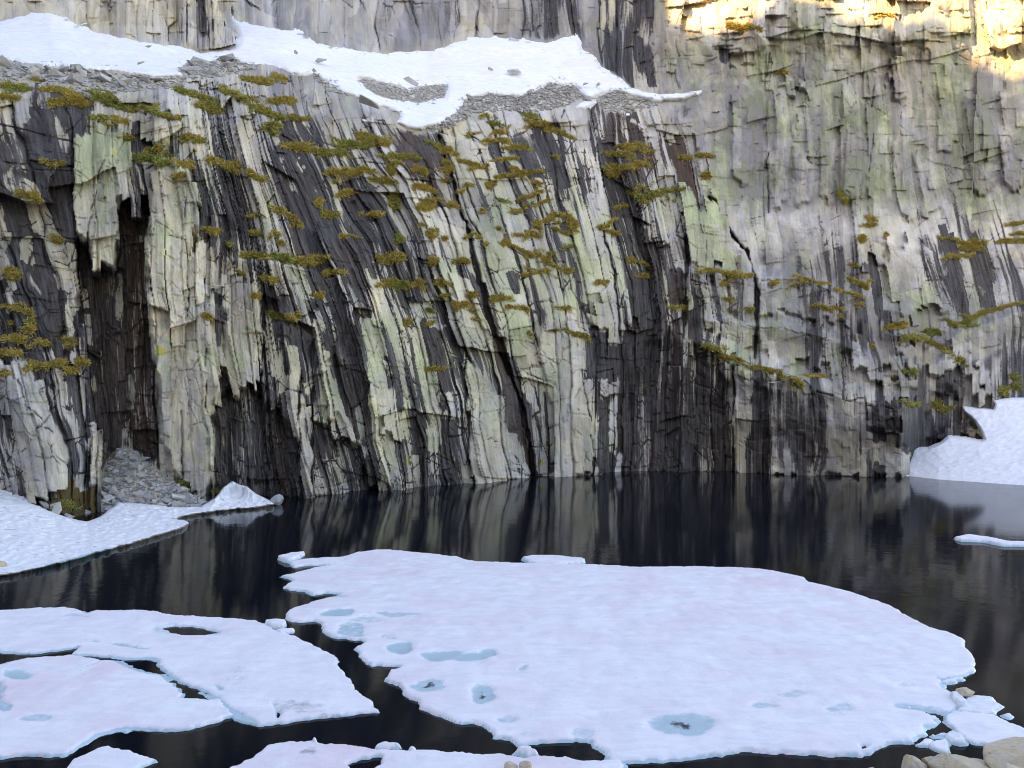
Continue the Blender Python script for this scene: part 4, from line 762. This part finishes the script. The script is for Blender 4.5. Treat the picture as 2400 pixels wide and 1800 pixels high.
# ------------------------------------------------------------------ ice floes
def ellm(px, py, e, gx, gy):
    cx_, cy_, rx, ry = e[:4]; return np.hypot((gx - cx_) / rx, (gy - cy_) / ry)
def floe(name, P, label, cat='ice floe', holes=(), th=.20, res=.07, ponds=(), pink=.5, dirts=(), cracks=(), foot=.10, group=None, rough=1.0, wet=0.0, top=None):
    P = np.array(P, float); wx, wy_ = on_level(P[:, 0], P[:, 1], th * .7); W = np.stack([wx, wy_], -1)
    x0, x1 = wx.min() - .4, wx.max() + .4; y0, y1 = wy_.min() - .4, wy_.max() + .4
    gx, gy = np.meshgrid(np.arange(x0, x1, res), np.arange(y0, y1, res))
    wob = rough * (.30 * (fbm(gx * .9, gy * .9, 301, 4) - .5) + .20 * (fbm(gx * 4.0, gy * 4.0, 305, 3, .65) - .5))
    d = sdf_poly(W, gx, gy)
    for H in holes:
        H = np.array(H, float); hx, hy = on_level(H[:, 0], H[:, 1], th * .7); d = np.minimum(d, -sdf_poly(np.stack([hx, hy], -1), gx, gy))
    for L, hw in cracks:
        L = np.array(L, float); hx, hy = on_level(L[:, 0], L[:, 1], th * .7); d = np.minimum(d, -dist_line(np.stack([hx, hy], -1), gx + wob * .5, gy + wob * .5, hw))
    d = d + wob
    ft = foot * np.clip(2.4 * (fbm(gx * .35, gy * .35, 311, 2) - .42), 0, 1)
    sx = gx / gy * FOC + 1200; sy = 900 + (EYE - th) * FOC / gy      # image pixels of the grid, to look the pools up
    pond = np.zeros_like(gx); deep = np.zeros_like(gx); dirt = np.zeros_like(gx)
    jx = sx + 55 * (fbm(gx * .9, gy * .9, 321, 4, .6) - .5); jy = sy + 22 * (fbm(gx * .9 + 7, gy * .9, 325, 4, .6) - .5)
    owner = np.full(gx.shape, -1)
    for pi_, e in enumerate(ponds):
        q_ = ellm(0, 0, e, jx, jy); owner[(q_ < .95) & (d > .1)] = pi_; pond = np.maximum(pond, e[4] * sstep(1.2, .7, q_)); deep = np.maximum(deep, e[5] * sstep(.75, .1, q_))
    for e in dirts:
        q_ = ellm(0, 0, e, jx, jy); dirt = np.maximum(dirt, e[4] * sstep(1.2, .3, q_) * (.4 + .9 * fbm(gx * 1.2, gy * 3, 331, 3)))
    und = .06 * (fbm(gx * .5, gy * .5, 341, 3) - .5) + .04 * (fbm(gx * 2.2, gy * 2.8, 345, 3) - .5)
    z = -.14 + .155 * sstep(-ft - .06, -ft + .02, d) + th * sstep(-.02, .05, d) + (und + .02) * sstep(.0, 1.2, d) - .05 * np.clip(pond, 0, 1)
    pond = np.maximum(pond, .95 * sstep(.03, -.01, d)); pond = np.maximum(pond, .35 * sstep(.22, .02, d) * (fbm(gx * .8, gy * .8, 351, 2) > .5))
    pond = np.maximum(pond, wet)
    k_ = np.clip(pink * (.35 + 1.3 * fbm(gx * .22, gy * .22, 355, 3)), 0, 1)
    km = d > -ft - .16
    ny, nx = gx.shape; g = np.arange(nx * ny).reshape(ny, nx); F = np.stack([g[:-1, :-1].ravel(), g[:-1, 1:].ravel(), g[1:, 1:].ravel(), g[1:, :-1].ravel()], -1)
    kk = (km[:-1, :-1] | km[1:, 1:] | km[1:, :-1] | km[:-1, 1:]).ravel(); F = F[kk]; u, inv = np.unique(F.ravel(), return_inverse=True)
    V = np.stack([gx, gy, z], -1).reshape(-1, 3)[u]; m4 = np.stack([pond, k_, dirt, deep], -1).reshape(-1, 4)[u]
    F = inv.reshape(-1, 4); pid = owner.ravel()[u][F[:, 0]]
    def part(nm, sel, par):
        f_ = F[sel]; w_, i2 = np.unique(f_.ravel(), return_inverse=True)
        return obj(nm, mesh_np(nm, V[w_], i2.reshape(-1, 4), M_FLOE, True, {'melt': ('FLOAT_COLOR', m4[w_])}), par)
    o = part(name, pid < 0, None)
    for q_ in range(len(ponds)):
        if (pid == q_).sum() > 12: part('melt_pool', pid == q_, o)
    tag(o, label, cat, group); return o
MAIN = [(668, 1318), (700, 1312), (735, 1308), (800, 1306), (840, 1295), (880, 1290), (910, 1290), (1000, 1297), (1070, 1305), (1110, 1315), (1220, 1320), (1400, 1324), (1500, 1330), (1620, 1327), (1780, 1334), (1830, 1341), (1885, 1355), (1900, 1365), (2000, 1388), (2050, 1408), (2110, 1430), (2135, 1450), (2180, 1472), (2225, 1482), (2262, 1500), (2262, 1515), (2292, 1550), (2285, 1570), (2260, 1585), (2203, 1592), (2210, 1610), (2232, 1630), (2245, 1652), (2235, 1662), (2215, 1671), (2180, 1664), (2137, 1659), (2165, 1671), (2192, 1680), (2192, 1692), (2170, 1720), (2130, 1735), (2080, 1742), (2035, 1765), (2015, 1768), (1960, 1765), (1830, 1757), (1700, 1762), (1600, 1770), (1500, 1780), (1430, 1778), (1424, 1764), (1400, 1750), (1390, 1738), (1340, 1731), (1290, 1733), (1240, 1742), (1215, 1747), (1190, 1735), (1150, 1727), (1145, 1705), (1130, 1697), (1070, 1690), (1030, 1675), (975, 1657), (973, 1640), (945, 1625), (940, 1605), (905, 1592), (907, 1580), (928, 1566), (945, 1558), (905, 1556), (870, 1560), (848, 1538), (835, 1520), (862, 1504), (850, 1496), (785, 1495), (760, 1481), (752, 1462), (738, 1455), (700, 1455), (664, 1452), (670, 1432), (730, 1412), (802, 1391), (765, 1387), (735, 1393), (718, 1385), (664, 1376), (692, 1360), (655, 1350), (690, 1344), (745, 1330), (798, 1322), (730, 1324), (690, 1328)]
floe('ice_floe', MAIN, 'largest pinkish white ice floe with blue melt pools, filling mid lake', th=.065, res=.058, pink=.55,
     ponds=[(795, 1437, 46, 10, .8, .1), (930, 1441, 60, 6, .6, 0), (850, 1455, 50, 8, .5, 0), (818, 1474, 36, 14, .65, 0), (900, 1491, 24, 7, .5, .25), (945, 1515, 36, 16, .9, .0), (1035, 1537, 44, 15, .75, .0), (1100, 1542, 40, 10, .85, .1), (1140, 1531, 30, 11, .8, 0), (1006, 1610, 42, 15, .7, .85), (1130, 1630, 38, 25, .75, .75), (1185, 1688, 26, 10, .55, 0), (1370, 1722, 28, 14, .55, 0), (1600, 1703, 80, 28, .75, .8), (1860, 1628, 32, 8, .55, 0), (1800, 1656, 38, 9, .6, .25), (1965, 1660, 34, 8, .6, .1), (2150, 1655, 46, 8, .7, .1), (1220, 1566, 10, 7, .6, .3), (2120, 1612, 26, 6, .45, 0), (770, 1395, 50, 9, .6, 0), (1225, 1722, 30, 7, .4, 0), (2000, 1745, 80, 10, .35, 0)],
     dirts=[(790, 1313, 80, 7, .5), (2030, 1745, 20, 16, .3)], cracks=[([(2022, 1768), (2026, 1750), (2032, 1738)], .012)])
UPL = [(-220, 1444), (0, 1433), (60, 1427), (150, 1424), (185, 1428), (197, 1440), (212, 1440), (222, 1431), (350, 1432), (420, 1442), (520, 1449), (600, 1455), (650, 1478), (690, 1490), (740, 1520), (780, 1535), (800, 1570), (815, 1590), (840, 1612), (880, 1645), (893, 1668), (860, 1668), (800, 1675), (740, 1683), (660, 1690), (610, 1697), (585, 1680), (540, 1655), (520, 1632), (470, 1612), (430, 1598), (400, 1575), (368, 1556), (360, 1545), (330, 1541), (290, 1543), (200, 1534), (172, 1533), (186, 1516), (100, 1527), (40, 1531), (0, 1520), (-220, 1518)]
floe('ice_floe', UPL, 'white ice floe with an oval water hole and thin cracks, pointed end toward the channel', th=.055, res=.046, pink=.45, holes=[[(380, 1473), (400, 1468), (440, 1468), (480, 1472), (508, 1482), (480, 1487), (430, 1486)]],
     ponds=[(445, 1477, 90, 17, .5, 0), (180, 1440, 40, 6, .5, 0)], dirts=[(560, 1600, 60, 60, .45), (700, 1660, 120, 26, .5), (620, 1560, 90, 20, .3), (770, 1676, 60, 10, .6)],
     cracks=[([(505, 1590), (510, 1612), (540, 1640)], .012), ([(642, 1645), (650, 1665), (655, 1690)], .02), ([(-100, 1492), (0, 1496), (200, 1502), (340, 1522)], .008)])
LOWL = [(-220, 1566), (0, 1556), (60, 1541), (172, 1536), (280, 1551), (300, 1566), (370, 1582), (410, 1612), (420, 1635), (470, 1640), (510, 1643), (545, 1675), (500, 1690), (430, 1708), (380, 1708), (340, 1702), (260, 1710), (210, 1725), (190, 1740), (150, 1765), (60, 1770), (0, 1778), (-220, 1795), (-220, 1660), (-20, 1662), (20, 1668), (36, 1655), (10, 1645), (12, 1632), (16, 1612), (0, 1598), (-220, 1600)]
floe('ice_floe', LOWL, 'rose tinted ice floe at the edge with curved open water behind it', th=.06, res=.042, pink=.8, foot=.22, ponds=[(38, 1580, 40, 11, .85, .2), (80, 1682, 40, 9, .6, .15), (-40, 1690, 40, 9, .6, .1)], dirts=[(330, 1600, 60, 18, .25)], cracks=[([(183, 1567), (210, 1560), (228, 1553)], .025)])
floe('ice_floe', [(120, 1830), (170, 1785), (205, 1763), (240, 1752), (300, 1756), (350, 1770), (385, 1782), (340, 1795), (290, 1830)], 'small lone white floe at the bottom edge in dark water', th=.055, res=.032, pink=.6)
floe('ice_floe', [(440, 1850), (540, 1797), (600, 1772), (625, 1752), (700, 1738), (760, 1738), (830, 1745), (890, 1756), (980, 1758), (1100, 1763), (1210, 1769), (1300, 1773), (1380, 1784), (1450, 1783), (1462, 1795), (1440, 1850)], 'long floe strip along the bottom edge with a dark hole', th=.055, res=.032, pink=.8, holes=[[(822, 1790), (850, 1778), (895, 1774), (885, 1792), (850, 1806), (826, 1802)]], dirts=[(730, 1765, 40, 14, .8), (540, 1795, 50, 10, .5)], ponds=[(700, 1800, 40, 10, .3, 0)])
for P, lab, kw in [
    ([(652, 1305), (680, 1297), (717, 1294), (706, 1303), (678, 1316), (660, 1312)], 'small pointed floe off the far tip of the largest floe', dict(th=.15)),
    ([(1221, 1307), (1245, 1303), (1290, 1302), (1372, 1310), (1372, 1320), (1300, 1322), (1240, 1318)], 'narrow white ice slab floating behind the largest floe', dict(th=.13)),
    ([(2233, 1259), (2270, 1253), (2320, 1260), (2360, 1269), (2430, 1272), (2430, 1278), (2350, 1276), (2300, 1267), (2250, 1265)], 'thin far floe lying in the snow reflection', dict(th=.12)),
    ([(622, 1456), (648, 1452), (672, 1457), (666, 1472), (640, 1468)], 'little ice chunk bridging the two large floes', dict(th=.14)),
    ([(648, 1478), (665, 1474), (690, 1473), (688, 1480), (655, 1484)], 'thin ice sliver beside the little bridging chunk', dict(th=.08)),
    ([(2250, 1653), (2280, 1632), (2318, 1634), (2345, 1652), (2326, 1660), (2328, 1670), (2300, 1672), (2247, 1665)], 'pale blue white floe with ragged point near the shore boulders', dict(wet=.35)),
    ([(2220, 1673), (2236, 1667), (2332, 1675), (2367, 1696), (2425, 1714), (2430, 1745), (2340, 1745), (2286, 1738), (2245, 1714), (2219, 1692)], 'bright floe wedge touching the tan shore boulders', dict(wet=.12)),
    ([(2224, 1626), (2243, 1625), (2256, 1636), (2262, 1650), (2247, 1650), (2234, 1640)], 'upturned bright ice block between largest floe and pale floe', dict(th=.16, res=.02)),
    ([(2180, 1721), (2200, 1716), (2218, 1718), (2210, 1724), (2186, 1724)], 'thin ice splinter in the gap above the small boulder', dict(th=.07)),
    ([(2214, 1722), (2232, 1716), (2248, 1726), (2260, 1738), (2240, 1738), (2220, 1730)], 'grey brash ice piece against the bright wedge floe', dict(th=.08, wet=.4)),
    ([(2154, 1745), (2166, 1734), (2186, 1731), (2186, 1740), (2172, 1748)], 'smaller of two brash ice lumps above the boulders', dict(th=.06)),
    ([(2177, 1745), (2190, 1737), (2215, 1734), (2226, 1744), (2222, 1756), (2200, 1758), (2182, 1752)], 'larger of two brash ice lumps above the boulders', dict(th=.06)),
    ([(1200, 1759), (1216, 1749), (1248, 1750), (1270, 1765), (1236, 1771)], 'small floe plugging the gap below the largest floe', dict(th=.14)),
    ([(868, 1752), (905, 1743), (955, 1743), (948, 1749), (915, 1750)], 'curved ice sliver off the long bottom strip', dict(th=.1)),
    ([(948, 1758), (958, 1747), (975, 1748), (984, 1756), (970, 1761)], 'round grey ice lump on the bottom strip edge', dict(th=.07, wet=.2)),
    ([(728, 1738), (735, 1731), (745, 1733), (748, 1740), (738, 1743)], 'tiny white ice knob standing on the bottom strip', dict(th=.12, res=.02)),
    ([(2200, 1600), (2230, 1589), (2266, 1588), (2262, 1592), (2225, 1598)], 'thin ice tongue in the inlet of the largest floe', dict(th=.06)),
    ([(286, 1712), (300, 1708), (313, 1709), (300, 1714)], 'tiny ice flake adrift beside the rose tinted floe', dict(th=.05, res=.02)),
    ([(470, 1622), (520, 1640), (545, 1662), (590, 1688), (615, 1700), (565, 1694), (545, 1680), (512, 1648)], 'grey waterlogged ice tongue between the rose and white floes', dict(th=.03, wet=.75)),
    ([(2350, 1675), (2362, 1672), (2372, 1676), (2362, 1680)], 'ice crumb behind the bright wedge floe', dict(th=.06, res=.02))]:
    a_ = dict(th=.05, res=.024, pink=.25, foot=.07, rough=.75); a_.update(kw)
    if P[0][1] < 1320: a_['res'] = .06
    floe('ice_floe', P, lab, group='small ice pieces' if a_['res'] < .05 else None, **a_)

# ------------------------------------------------------------------ loose rocks
def hull(seed, flat=.6, n=16):
    r = random.Random(seed); bm = bmesh.new()
    for _ in range(n):
        p = Vector((r.uniform(-1, 1), r.uniform(-1, 1), r.uniform(-1, 1)))
        p = p.normalized() * (.75 + .25 * r.random()) if r.random() < .6 else p * .85
        bm.verts.new((p.x, p.y * .8, p.z * flat))
    res = bmesh.ops.convex_hull(bm, input=bm.verts)
    bmesh.ops.delete(bm, geom=list({g for g in res['geom_interior'] + res['geom_unused'] if isinstance(g, bmesh.types.BMVert)}), context='VERTS')
    bmesh.ops.recalc_face_normals(bm, faces=bm.faces)
    me = bpy.data.meshes.new('loose_rock'); bm.to_mesh(me); bm.free(); me.materials.append(M_DEBRIS); return me
HULLS = [hull(900 + k, random.uniform(.35, .8), random.choice([12, 14, 18])) for k in range(18)]
def rand_in(P):
    P = np.asarray(P, float)
    while True:
        x = random.uniform(P[:, 0].min(), P[:, 0].max()); y = random.uniform(P[:, 1].min(), P[:, 1].max())
        if sdf_poly(P, np.array([x]), np.array([y]))[0] > 1: return x, y
def rock(px, py, size, label, group=None, sink=.25, flat=1.0, wide=1.0, mesh=None):
    p = at(np.array([px]), np.array([py]))[0]
    o = bpy.data.objects.new('loose_rock', mesh or random.choice(HULLS)); COL.objects.link(o)
    o.location = (p[0], p[1] - size * .15, p[2] + size * (.25 - sink)); o.scale = (size * wide, size, size * flat)
    o.rotation_euler = (random.uniform(-.6, .6), random.uniform(-.5, .5), random.uniform(0, 6.3))
    tag(o, label, 'rock', group); return o
for px_, py_, s_, w_, lab in [(332, 1160, .48, 1.35, 'long pale slab rock low in the middle of the rubble fan'), (430, 1168, .42, .8, 'upright tan block at the right foot of the rubble fan'), (262, 1086, .5, 1.1, 'broad grey slab high on the rubble fan edge'), (268, 1147, .45, 1.2, 'wide dull rock on the lower left of the rubble fan'),
      (285, 1066, .42, 1.3, 'tilted flat rock at the top of the rubble fan'), (297, 1124, .35, 1.0, 'blocky rock in the centre of the rubble fan'), (322, 1095, .33, .9, 'pale leaning rock near the crown of the rubble fan'), (455, 1172, .3, 1.0, 'rounded rock nearest the lobe of snow on the rubble fan'), (380, 1190, .36, 1.3, 'flat rock resting on the snow edge of the rubble fan'), (340, 1088, .36, 1.0, 'dark edged block under the wall on the rubble fan'), (285, 1168, .36, 1.1, 'squat rock below the dull rock of the rubble fan')]:
    rock(px_, py_, s_, lab, flat=.9, wide=w_)
FANP = [(238, 1105), (254, 1068), (286, 1052), (316, 1060), (346, 1082), (388, 1116), (432, 1146), (478, 1170), (480, 1198), (400, 1204), (330, 1204), (270, 1204), (240, 1204)]
for _ in range(135):
    x, y = rand_in(FANP); rock(x, y, min(.55, .23 * math.exp(random.gauss(0, .45))), 'grey angular stone in the rubble fan at the foot of the dark chimney', 'rubble fan stones', sink=-.05, flat=.85)
BANDS = [(0, 62, (.22, .7), 'grey block in the rubble band along the far ledge above the heather'), (1, 20, (.2, .55), 'grey block in the rubble heap on the outcrop edge of the snowfield'), (2, 12, (.18, .45), 'grey stone in the small heap between snow tongue and outcrop'), (3, 26, (.15, .32), 'tan stone in the rubble island on the snowfield'), (4, 46, (.16, .42), 'grey stone in the rubble rim below the middle of the snowfield'), (5, 18, (.16, .4), 'grey stone in the rubble by the corner end of the snowfield')]
for bi, n_, (s0, s1), lab in BANDS:
    for _ in range(n_):
        x, y = rand_in([p for p in TALUS[bi] if p[0] > -100] if bi else [(0, 140), (100, 160), (200, 167), (330, 180), (430, 184), (425, 202), (330, 210), (250, 218), (160, 205), (60, 186), (0, 182)])
        rock(x, y, s0 * .7 + (s1 * 1.15 - s0 * .7) * random.random() ** 2.2, lab, lab.split(' in the ')[1] if ' in the ' in lab else lab, sink=.0, flat=.8)
for px_, py_, s_, lab in [(15, 158, 1.0, 'biggest block at the open end of the ledge rubble'), (85, 162, .9, 'squared block with dark gap under it in the ledge rubble'), (150, 168, .8, 'broad tan block on the ledge rubble crest'), (165, 187, .8, 'long flat slab in the ledge rubble'), (535, 142, 1.0, 'dark capped block topping the outcrop by the snow'), (470, 150, .8, 'pale wedge block leaning on the outcrop'), (450, 165, .7, 'sloping slab at the outcrop snow edge'), (760, 155, .6, 'small square block on the skyline heap by the snow'), (960, 196, .9, 'lone stacked boulder on the rubble island'), (1205, 180, .7, 'reddish lone rock out on the middle snowfield'), (1180, 178, .3, 'small stone beside the reddish lone rock'), (1105, 234, .6, 'dark pointed rock at the rubble rim'), (360, 128, .4, 'flat stone on the open snowfield below the spur'), (345, 168, .35, 'flat stone near the snow edge below the spur'), (1370, 210, .3, 'pink stone on the snow neck'), (1398, 213, .35, 'red brown stone on the snow neck'), (700, 140, .3, 'tan stone on the upper snow slope'), (870, 262, 1.0, 'long tan slab at the snow tongue'), (1150, 176, .28, 'pebble line start on the middle snowfield')]:
    o = rock(px_, py_, s_, lab, flat=.8, wide=1.3)
    if 'snow' in lab and 'outcrop' not in lab: o.location[1] -= .8; o.location[2] += .25
# small rubble too fine to count
def rubble(name, P, n, s0, s1, label):
    V = []; F = []; k = 0
    tmpl = []
    for h in HULLS[:8]:
        h.calc_loop_triangles(); tmpl.append((np.array([v.co[:] for v in h.vertices]), np.array([t.vertices[:] for t in h.loop_triangles])))
    P = np.asarray(P, float); bx = P.min(0); by = P.max(0); pts = np.random.default_rng(n).uniform(bx, by, (n * 3, 2))
    pts = pts[sdf_poly(P, pts[:, 0], pts[:, 1]) > 0][:n]; pos = at(pts[:, 0], pts[:, 1])
    for p in pos:
        v, f = random.choice(tmpl); s = random.uniform(s0, s1); a = random.uniform(0, 6.3); c_, n_ = math.cos(a), math.sin(a)
        w = v * s; w = np.stack([w[:, 0] * c_ - w[:, 1] * n_, w[:, 0] * n_ + w[:, 1] * c_, w[:, 2]], -1) + p + np.array([0, -s * .2, s * .15])
        V.append(w); F.append(f + k); k += len(v)
    tag(obj(name, mesh_np(name, np.concatenate(V), np.concatenate(F), M_DEBRIS, False)), label, 'rubble', kind='stuff')
rubble('rubble', FANP, 800, .06, .17, 'fine grey rubble filling the fan below the chimney')
rubble('rubble', TALUS[0], 1300, .08, .26, 'fine grey rubble of the ledge above the heather')
rubble('rubble', TALUS[1], 260, .08, .24, 'fine rubble on the outcrop beside the snow')
rubble('rubble', TALUS[2], 160, .08, .22, 'fine rubble heap between snow tongue and outcrop')
rubble('rubble', SNOWHOLE, 700, .07, .2, 'fine tan rubble of the island in the snowfield')
rubble('rubble', TALUS[4], 1100, .07, .22, 'fine grey rubble rim under the middle snowfield')
rubble('rubble', TALUS[5], 350, .08, .22, 'fine rubble at the corner end of the snowfield')

# ------------------------------------------------------------------ shore boulders
def boulder(loc, rad, seed, label, mat=M_BOULDER, name='boulder', sub=5, fac=.10):
    bm = bmesh.new(); bmesh.ops.create_icosphere(bm, subdivisions=sub, radius=1); r = random.Random(seed)
    V = np.array([v.co[:] for v in bm.verts])
    pl = []
    for _ in range(20):
        n_ = np.array([r.gauss(0, 1), r.gauss(0, 1), r.gauss(0, .9)]); n_ /= np.linalg.norm(n_); pl.append((n_, r.uniform(.56, .84)))
    for n_, d_ in pl:                                            # worn flat faces
        e_ = V @ n_ - d_; V = V - n_ * np.clip(e_, 0, None)[:, None] * .96
    nz = fbm(V[:, 0] * 1.6 + V[:, 2] * 1.1 + seed, V[:, 1] * 1.6 - V[:, 2] * .9, seed, 4) - .5
    fn = fbm(V[:, 0] * 7 + V[:, 2] * 5, V[:, 1] * 7 - V[:, 2] * 4, seed + 9, 3) - .5
    V = V * (1 + fac * nz + .07 * fn)[:, None]
    for q_ in range(3):
        n_ = np.array([r.gauss(0, 1), r.gauss(0, 1), r.gauss(0, 1)]); n_ /= np.linalg.norm(n_); dd = np.abs(V @ n_ - r.uniform(-.3, .3) + .08 * fn)
        V = V * (1 - .07 * np.exp(-(dd / .025) ** 2))[:, None]
    for v, c_ in zip(bm.verts, V): v.co = c_ * np.array(rad)
    me = bpy.data.meshes.new(name); bm.to_mesh(me); bm.free(); me.materials.append(mat)
    for p in me.polygons: p.use_smooth = True
    o = obj(name, me); o.location = loc; o.rotation_euler = (0, 0, r.uniform(-.4, .4)); return tag(o, label, 'boulder')
def bpos(px, py, Y): return tuple(to_world(np.array(float(px)), np.array(float(py)), Y))
boulder(bpos(2410, 1800, 12.6), (1.15, .8, .55), 3, 'largest tan granite boulder in the corner by the floe wedge')
boulder(bpos(2255, 1822, 12.3), (.66, .5, .42), 8, 'middle tan boulder with a dark crack above the frame edge', fac=.2)
boulder(bpos(2145, 1805, 12.5), (.26, .28, .22), 13, 'small rounded tan boulder at the end of the shore rocks')
boulder(bpos(2370, 1850, 11.9), (.5, .4, .38), 23, 'lower tan boulder under the largest corner boulder')
boulder(bpos(2040, 1815, 12.9), (.2, .2, .12), 27, 'tan rock just breaking the bottom edge in dark water')
boulder(bpos(1195, 1800, 13.7), (.14, .16, .12), 31, 'tan pebble boulder on the bottom floe strip')
boulder(bpos(1232, 1802, 13.7), (.16, .16, .12), 37, 'wider tan rock beside the pebble boulder on the bottom strip')
boulder(bpos(2262, 1624, 17.1), (.20, .2, .13), 41, 'flat pinkish rock poking from water beside the upturned ice block', sub=4)
boulder(bpos(-8, 1328, 28.6), (.42, .4, .34), 43, 'tan boulder cut by the frame at the snow bank edge', sub=4)
M_GREY = make_debris_mat('grey_rock', (0.30, 0.31, 0.34), (0.33, 0.34, 0.37), (0.30, 0.31, 0.33))
boulder(bpos(648, 1172, 44.4), (.42, .4, .38), 47, 'grey rounded rock at the tip of the snow bank', M_GREY, sub=4)
for px_, py_, s_, lab in [(128, 1196, .62, 'pale angular block between the snow bank and the lowest cliff slab'), (160, 1215, .42, 'smaller cracked block at the snow edge below the lowest slab'), (108, 1186, .4, 'wedge of pale rock under the foot of the lowest slab'), (205, 1206, .3, 'dark wet stone in the mossy hollow by the snow bank')]:
    rock(px_, py_, s_, lab, flat=1.1, wide=1.1, sink=.1)

# ------------------------------------------------------------------ plants
PLANTED = []
for k, (a, b_, rx, ry, ang, hue) in enumerate(PLANTS):
    area = math.pi * rx * ry; n_ = int(min(800, max(36, area / 3.0)))
    r_ = np.random.default_rng(5000 + k)
    t_ = r_.uniform(0, 2 * math.pi, n_ * 2); q_ = np.sqrt(r_.uniform(0, 1.35, n_ * 2))
    ux = q_ * np.cos(t_) * rx; uy = q_ * np.sin(t_) * ry * .62; ca, sa = math.cos(math.radians(ang)), math.sin(math.radians(ang))
    xx = a + ux * ca - uy * sa; yy = b_ + ux * sa + uy * ca
    for _ in range(2):                                           # runners along the cracks
        al = r_.uniform(-.5, .5) + (math.pi if r_.random() < .5 else 0); ln = r_.uniform(.7, 1.2) * rx + 4; m0 = int(ln * .9)
        tt_ = r_.uniform(0, 1, m0); xx = np.r_[xx, a + tt_ * ln * math.cos(al) + r_.normal(0, 1.6, m0)]; yy = np.r_[yy, b_ + tt_ * ln * .8 * math.sin(al) + 5 * tt_ ** 2 + r_.normal(0, 1.3, m0)]; q_ = np.r_[q_, np.zeros(m0)]
    xx = xx + 22 * (fbm(xx / 24, yy / 24, 411, 3) - .5) + 4 * (r_.random(len(xx)) - .5); yy = yy + 14 * (fbm(xx / 20, yy / 20, 415, 3) - .5)
    ok = fbm(xx / 15, yy / 7, 401 + k, 4, .65) > .40 + .16 * q_ ** 2; ok[n_ * 2:] |= True; xx, yy = xx[ok], yy[ok]
    if len(xx) > 8:                                              # keep one connected cushion
        pp = at(xx, yy); todo = np.ones(len(xx), bool); bestc = None
        while todo.any():
            cur = np.zeros(len(xx), bool); front = np.zeros(len(xx), bool); front[np.argmax(todo)] = True
            while front.any():
                cur |= front; todo &= ~front
                if not todo.any(): break
                dd = np.abs(pp[todo][:, None, :] - pp[front][None]).max(-1).min(1) < .24
                nf = np.zeros(len(xx), bool); nf[np.nonzero(todo)[0][dd]] = True; front = nf
            if bestc is None or cur.sum() > bestc.sum(): bestc = cur
            if bestc.sum() > todo.sum(): break
        xx, yy = xx[bestc], yy[bestc]
    if len(xx) < 8: xx, yy = a + ux[:20] * ca, b_ + uy[:20]
    p = at(xx, yy); m_ = len(xx); B = 9
    sc = DEP[0, 0] * 0 + np.interp(np.full(m_, b_), [0, 1100], [.17, .12]) * r_.uniform(.6, 1.3, m_)
    dirs = r_.normal(0, 1, (m_, B, 3)); dirs[..., 1] -= .5; dirs[..., 2] = dirs[..., 2] * .7 + .12; dirs /= np.linalg.norm(dirs, axis=-1, keepdims=True)
    L = sc[:, None] * r_.uniform(.7, 1.7, (m_, B)); side = np.cross(dirs, r_.normal(0, 1, (m_, B, 3))); side /= np.linalg.norm(side, axis=-1, keepdims=True)
    base = p[:, None, :] + r_.normal(0, .05, (m_, B, 3)) + np.array([0, -.03, -.02]); wd = (L * .17)[..., None]
    A_ = base - side * wd * .5; B_ = base + side * wd * .5; C_ = base + dirs * L[..., None] + side * wd * .35; D_ = base + dirs * L[..., None] - side * wd * .35
    V = np.stack([A_, B_, C_, D_], 2).reshape(-1, 3); F = np.arange(len(V)).reshape(-1, 4)
    hv = np.repeat(np.clip(hue + .12 * r_.normal() + r_.normal(0, .2, (m_, 1)) + r_.normal(0, .12, (m_, B)), 0, 1).ravel(), 4)
    o = obj('heather_clump' if hue < .75 else 'juniper_mat', mesh_np('heather', V, F, M_PLANT, False, {'hue': ('FLOAT', hv)}))
    c_ = at(np.array([a]), np.array([b_]))[0]
    colr = 'deep green' if hue > .8 else 'olive green' if hue > .5 else 'olive' if hue > .22 else 'rusty ochre'
    shp = 'long thin' if rx > 5.5 * ry else 'upright' if ry > rx * 1.3 else 'broad' if rx > 40 else 'small' if rx < 16 else 'spreading'
    where = ('the dark cliff rim' if b_ < 260 and a < 480 else 'the snowfield outcrop' if b_ < 320 and a < 760 else 'the pale pillar ledges' if a < 560 and b_ < 620 else 'the lowest dark slabs' if a < 260 else
             'streaked slabs below the snow' if a < 1060 and b_ < 560 else 'the middle cliff ledge' if a < 1060 else 'the face under the rubble' if a < 1400 and b_ < 600 else 'slabs above the recess' if a < 1620 else 'the slab wall steps' if b_ > 480 else 'the high slab wall')
    PLANTED.append((o, colr, shp, where, a))
ORD = ['first', 'second', 'third', 'fourth', 'fifth', 'sixth', 'seventh', 'eighth', 'ninth', 'tenth', 'eleventh', 'twelfth', 'thirteenth', 'fourteenth', 'fifteenth', 'sixteenth', 'seventeenth', 'eighteenth', 'nineteenth', 'twentieth', 'twenty-first', 'twenty-second', 'twenty-third', 'twenty-fourth', 'twenty-fifth']
kinds = {}
for q_ in PLANTED: kinds.setdefault(q_[1:4], []).append(q_)
for (colr, shp, where), L in kinds.items():
    L.sort(key=lambda q_: q_[4])
    for k, q_ in enumerate(L):
        lab = f'{colr} {shp} clump on {where}'
        if len(L) > 1: lab = f'{ORD[min(k, 24)]} from left of {colr} {shp} clumps on {where}'
        tag(q_[0], lab, 'plant', f'plants on {where}')
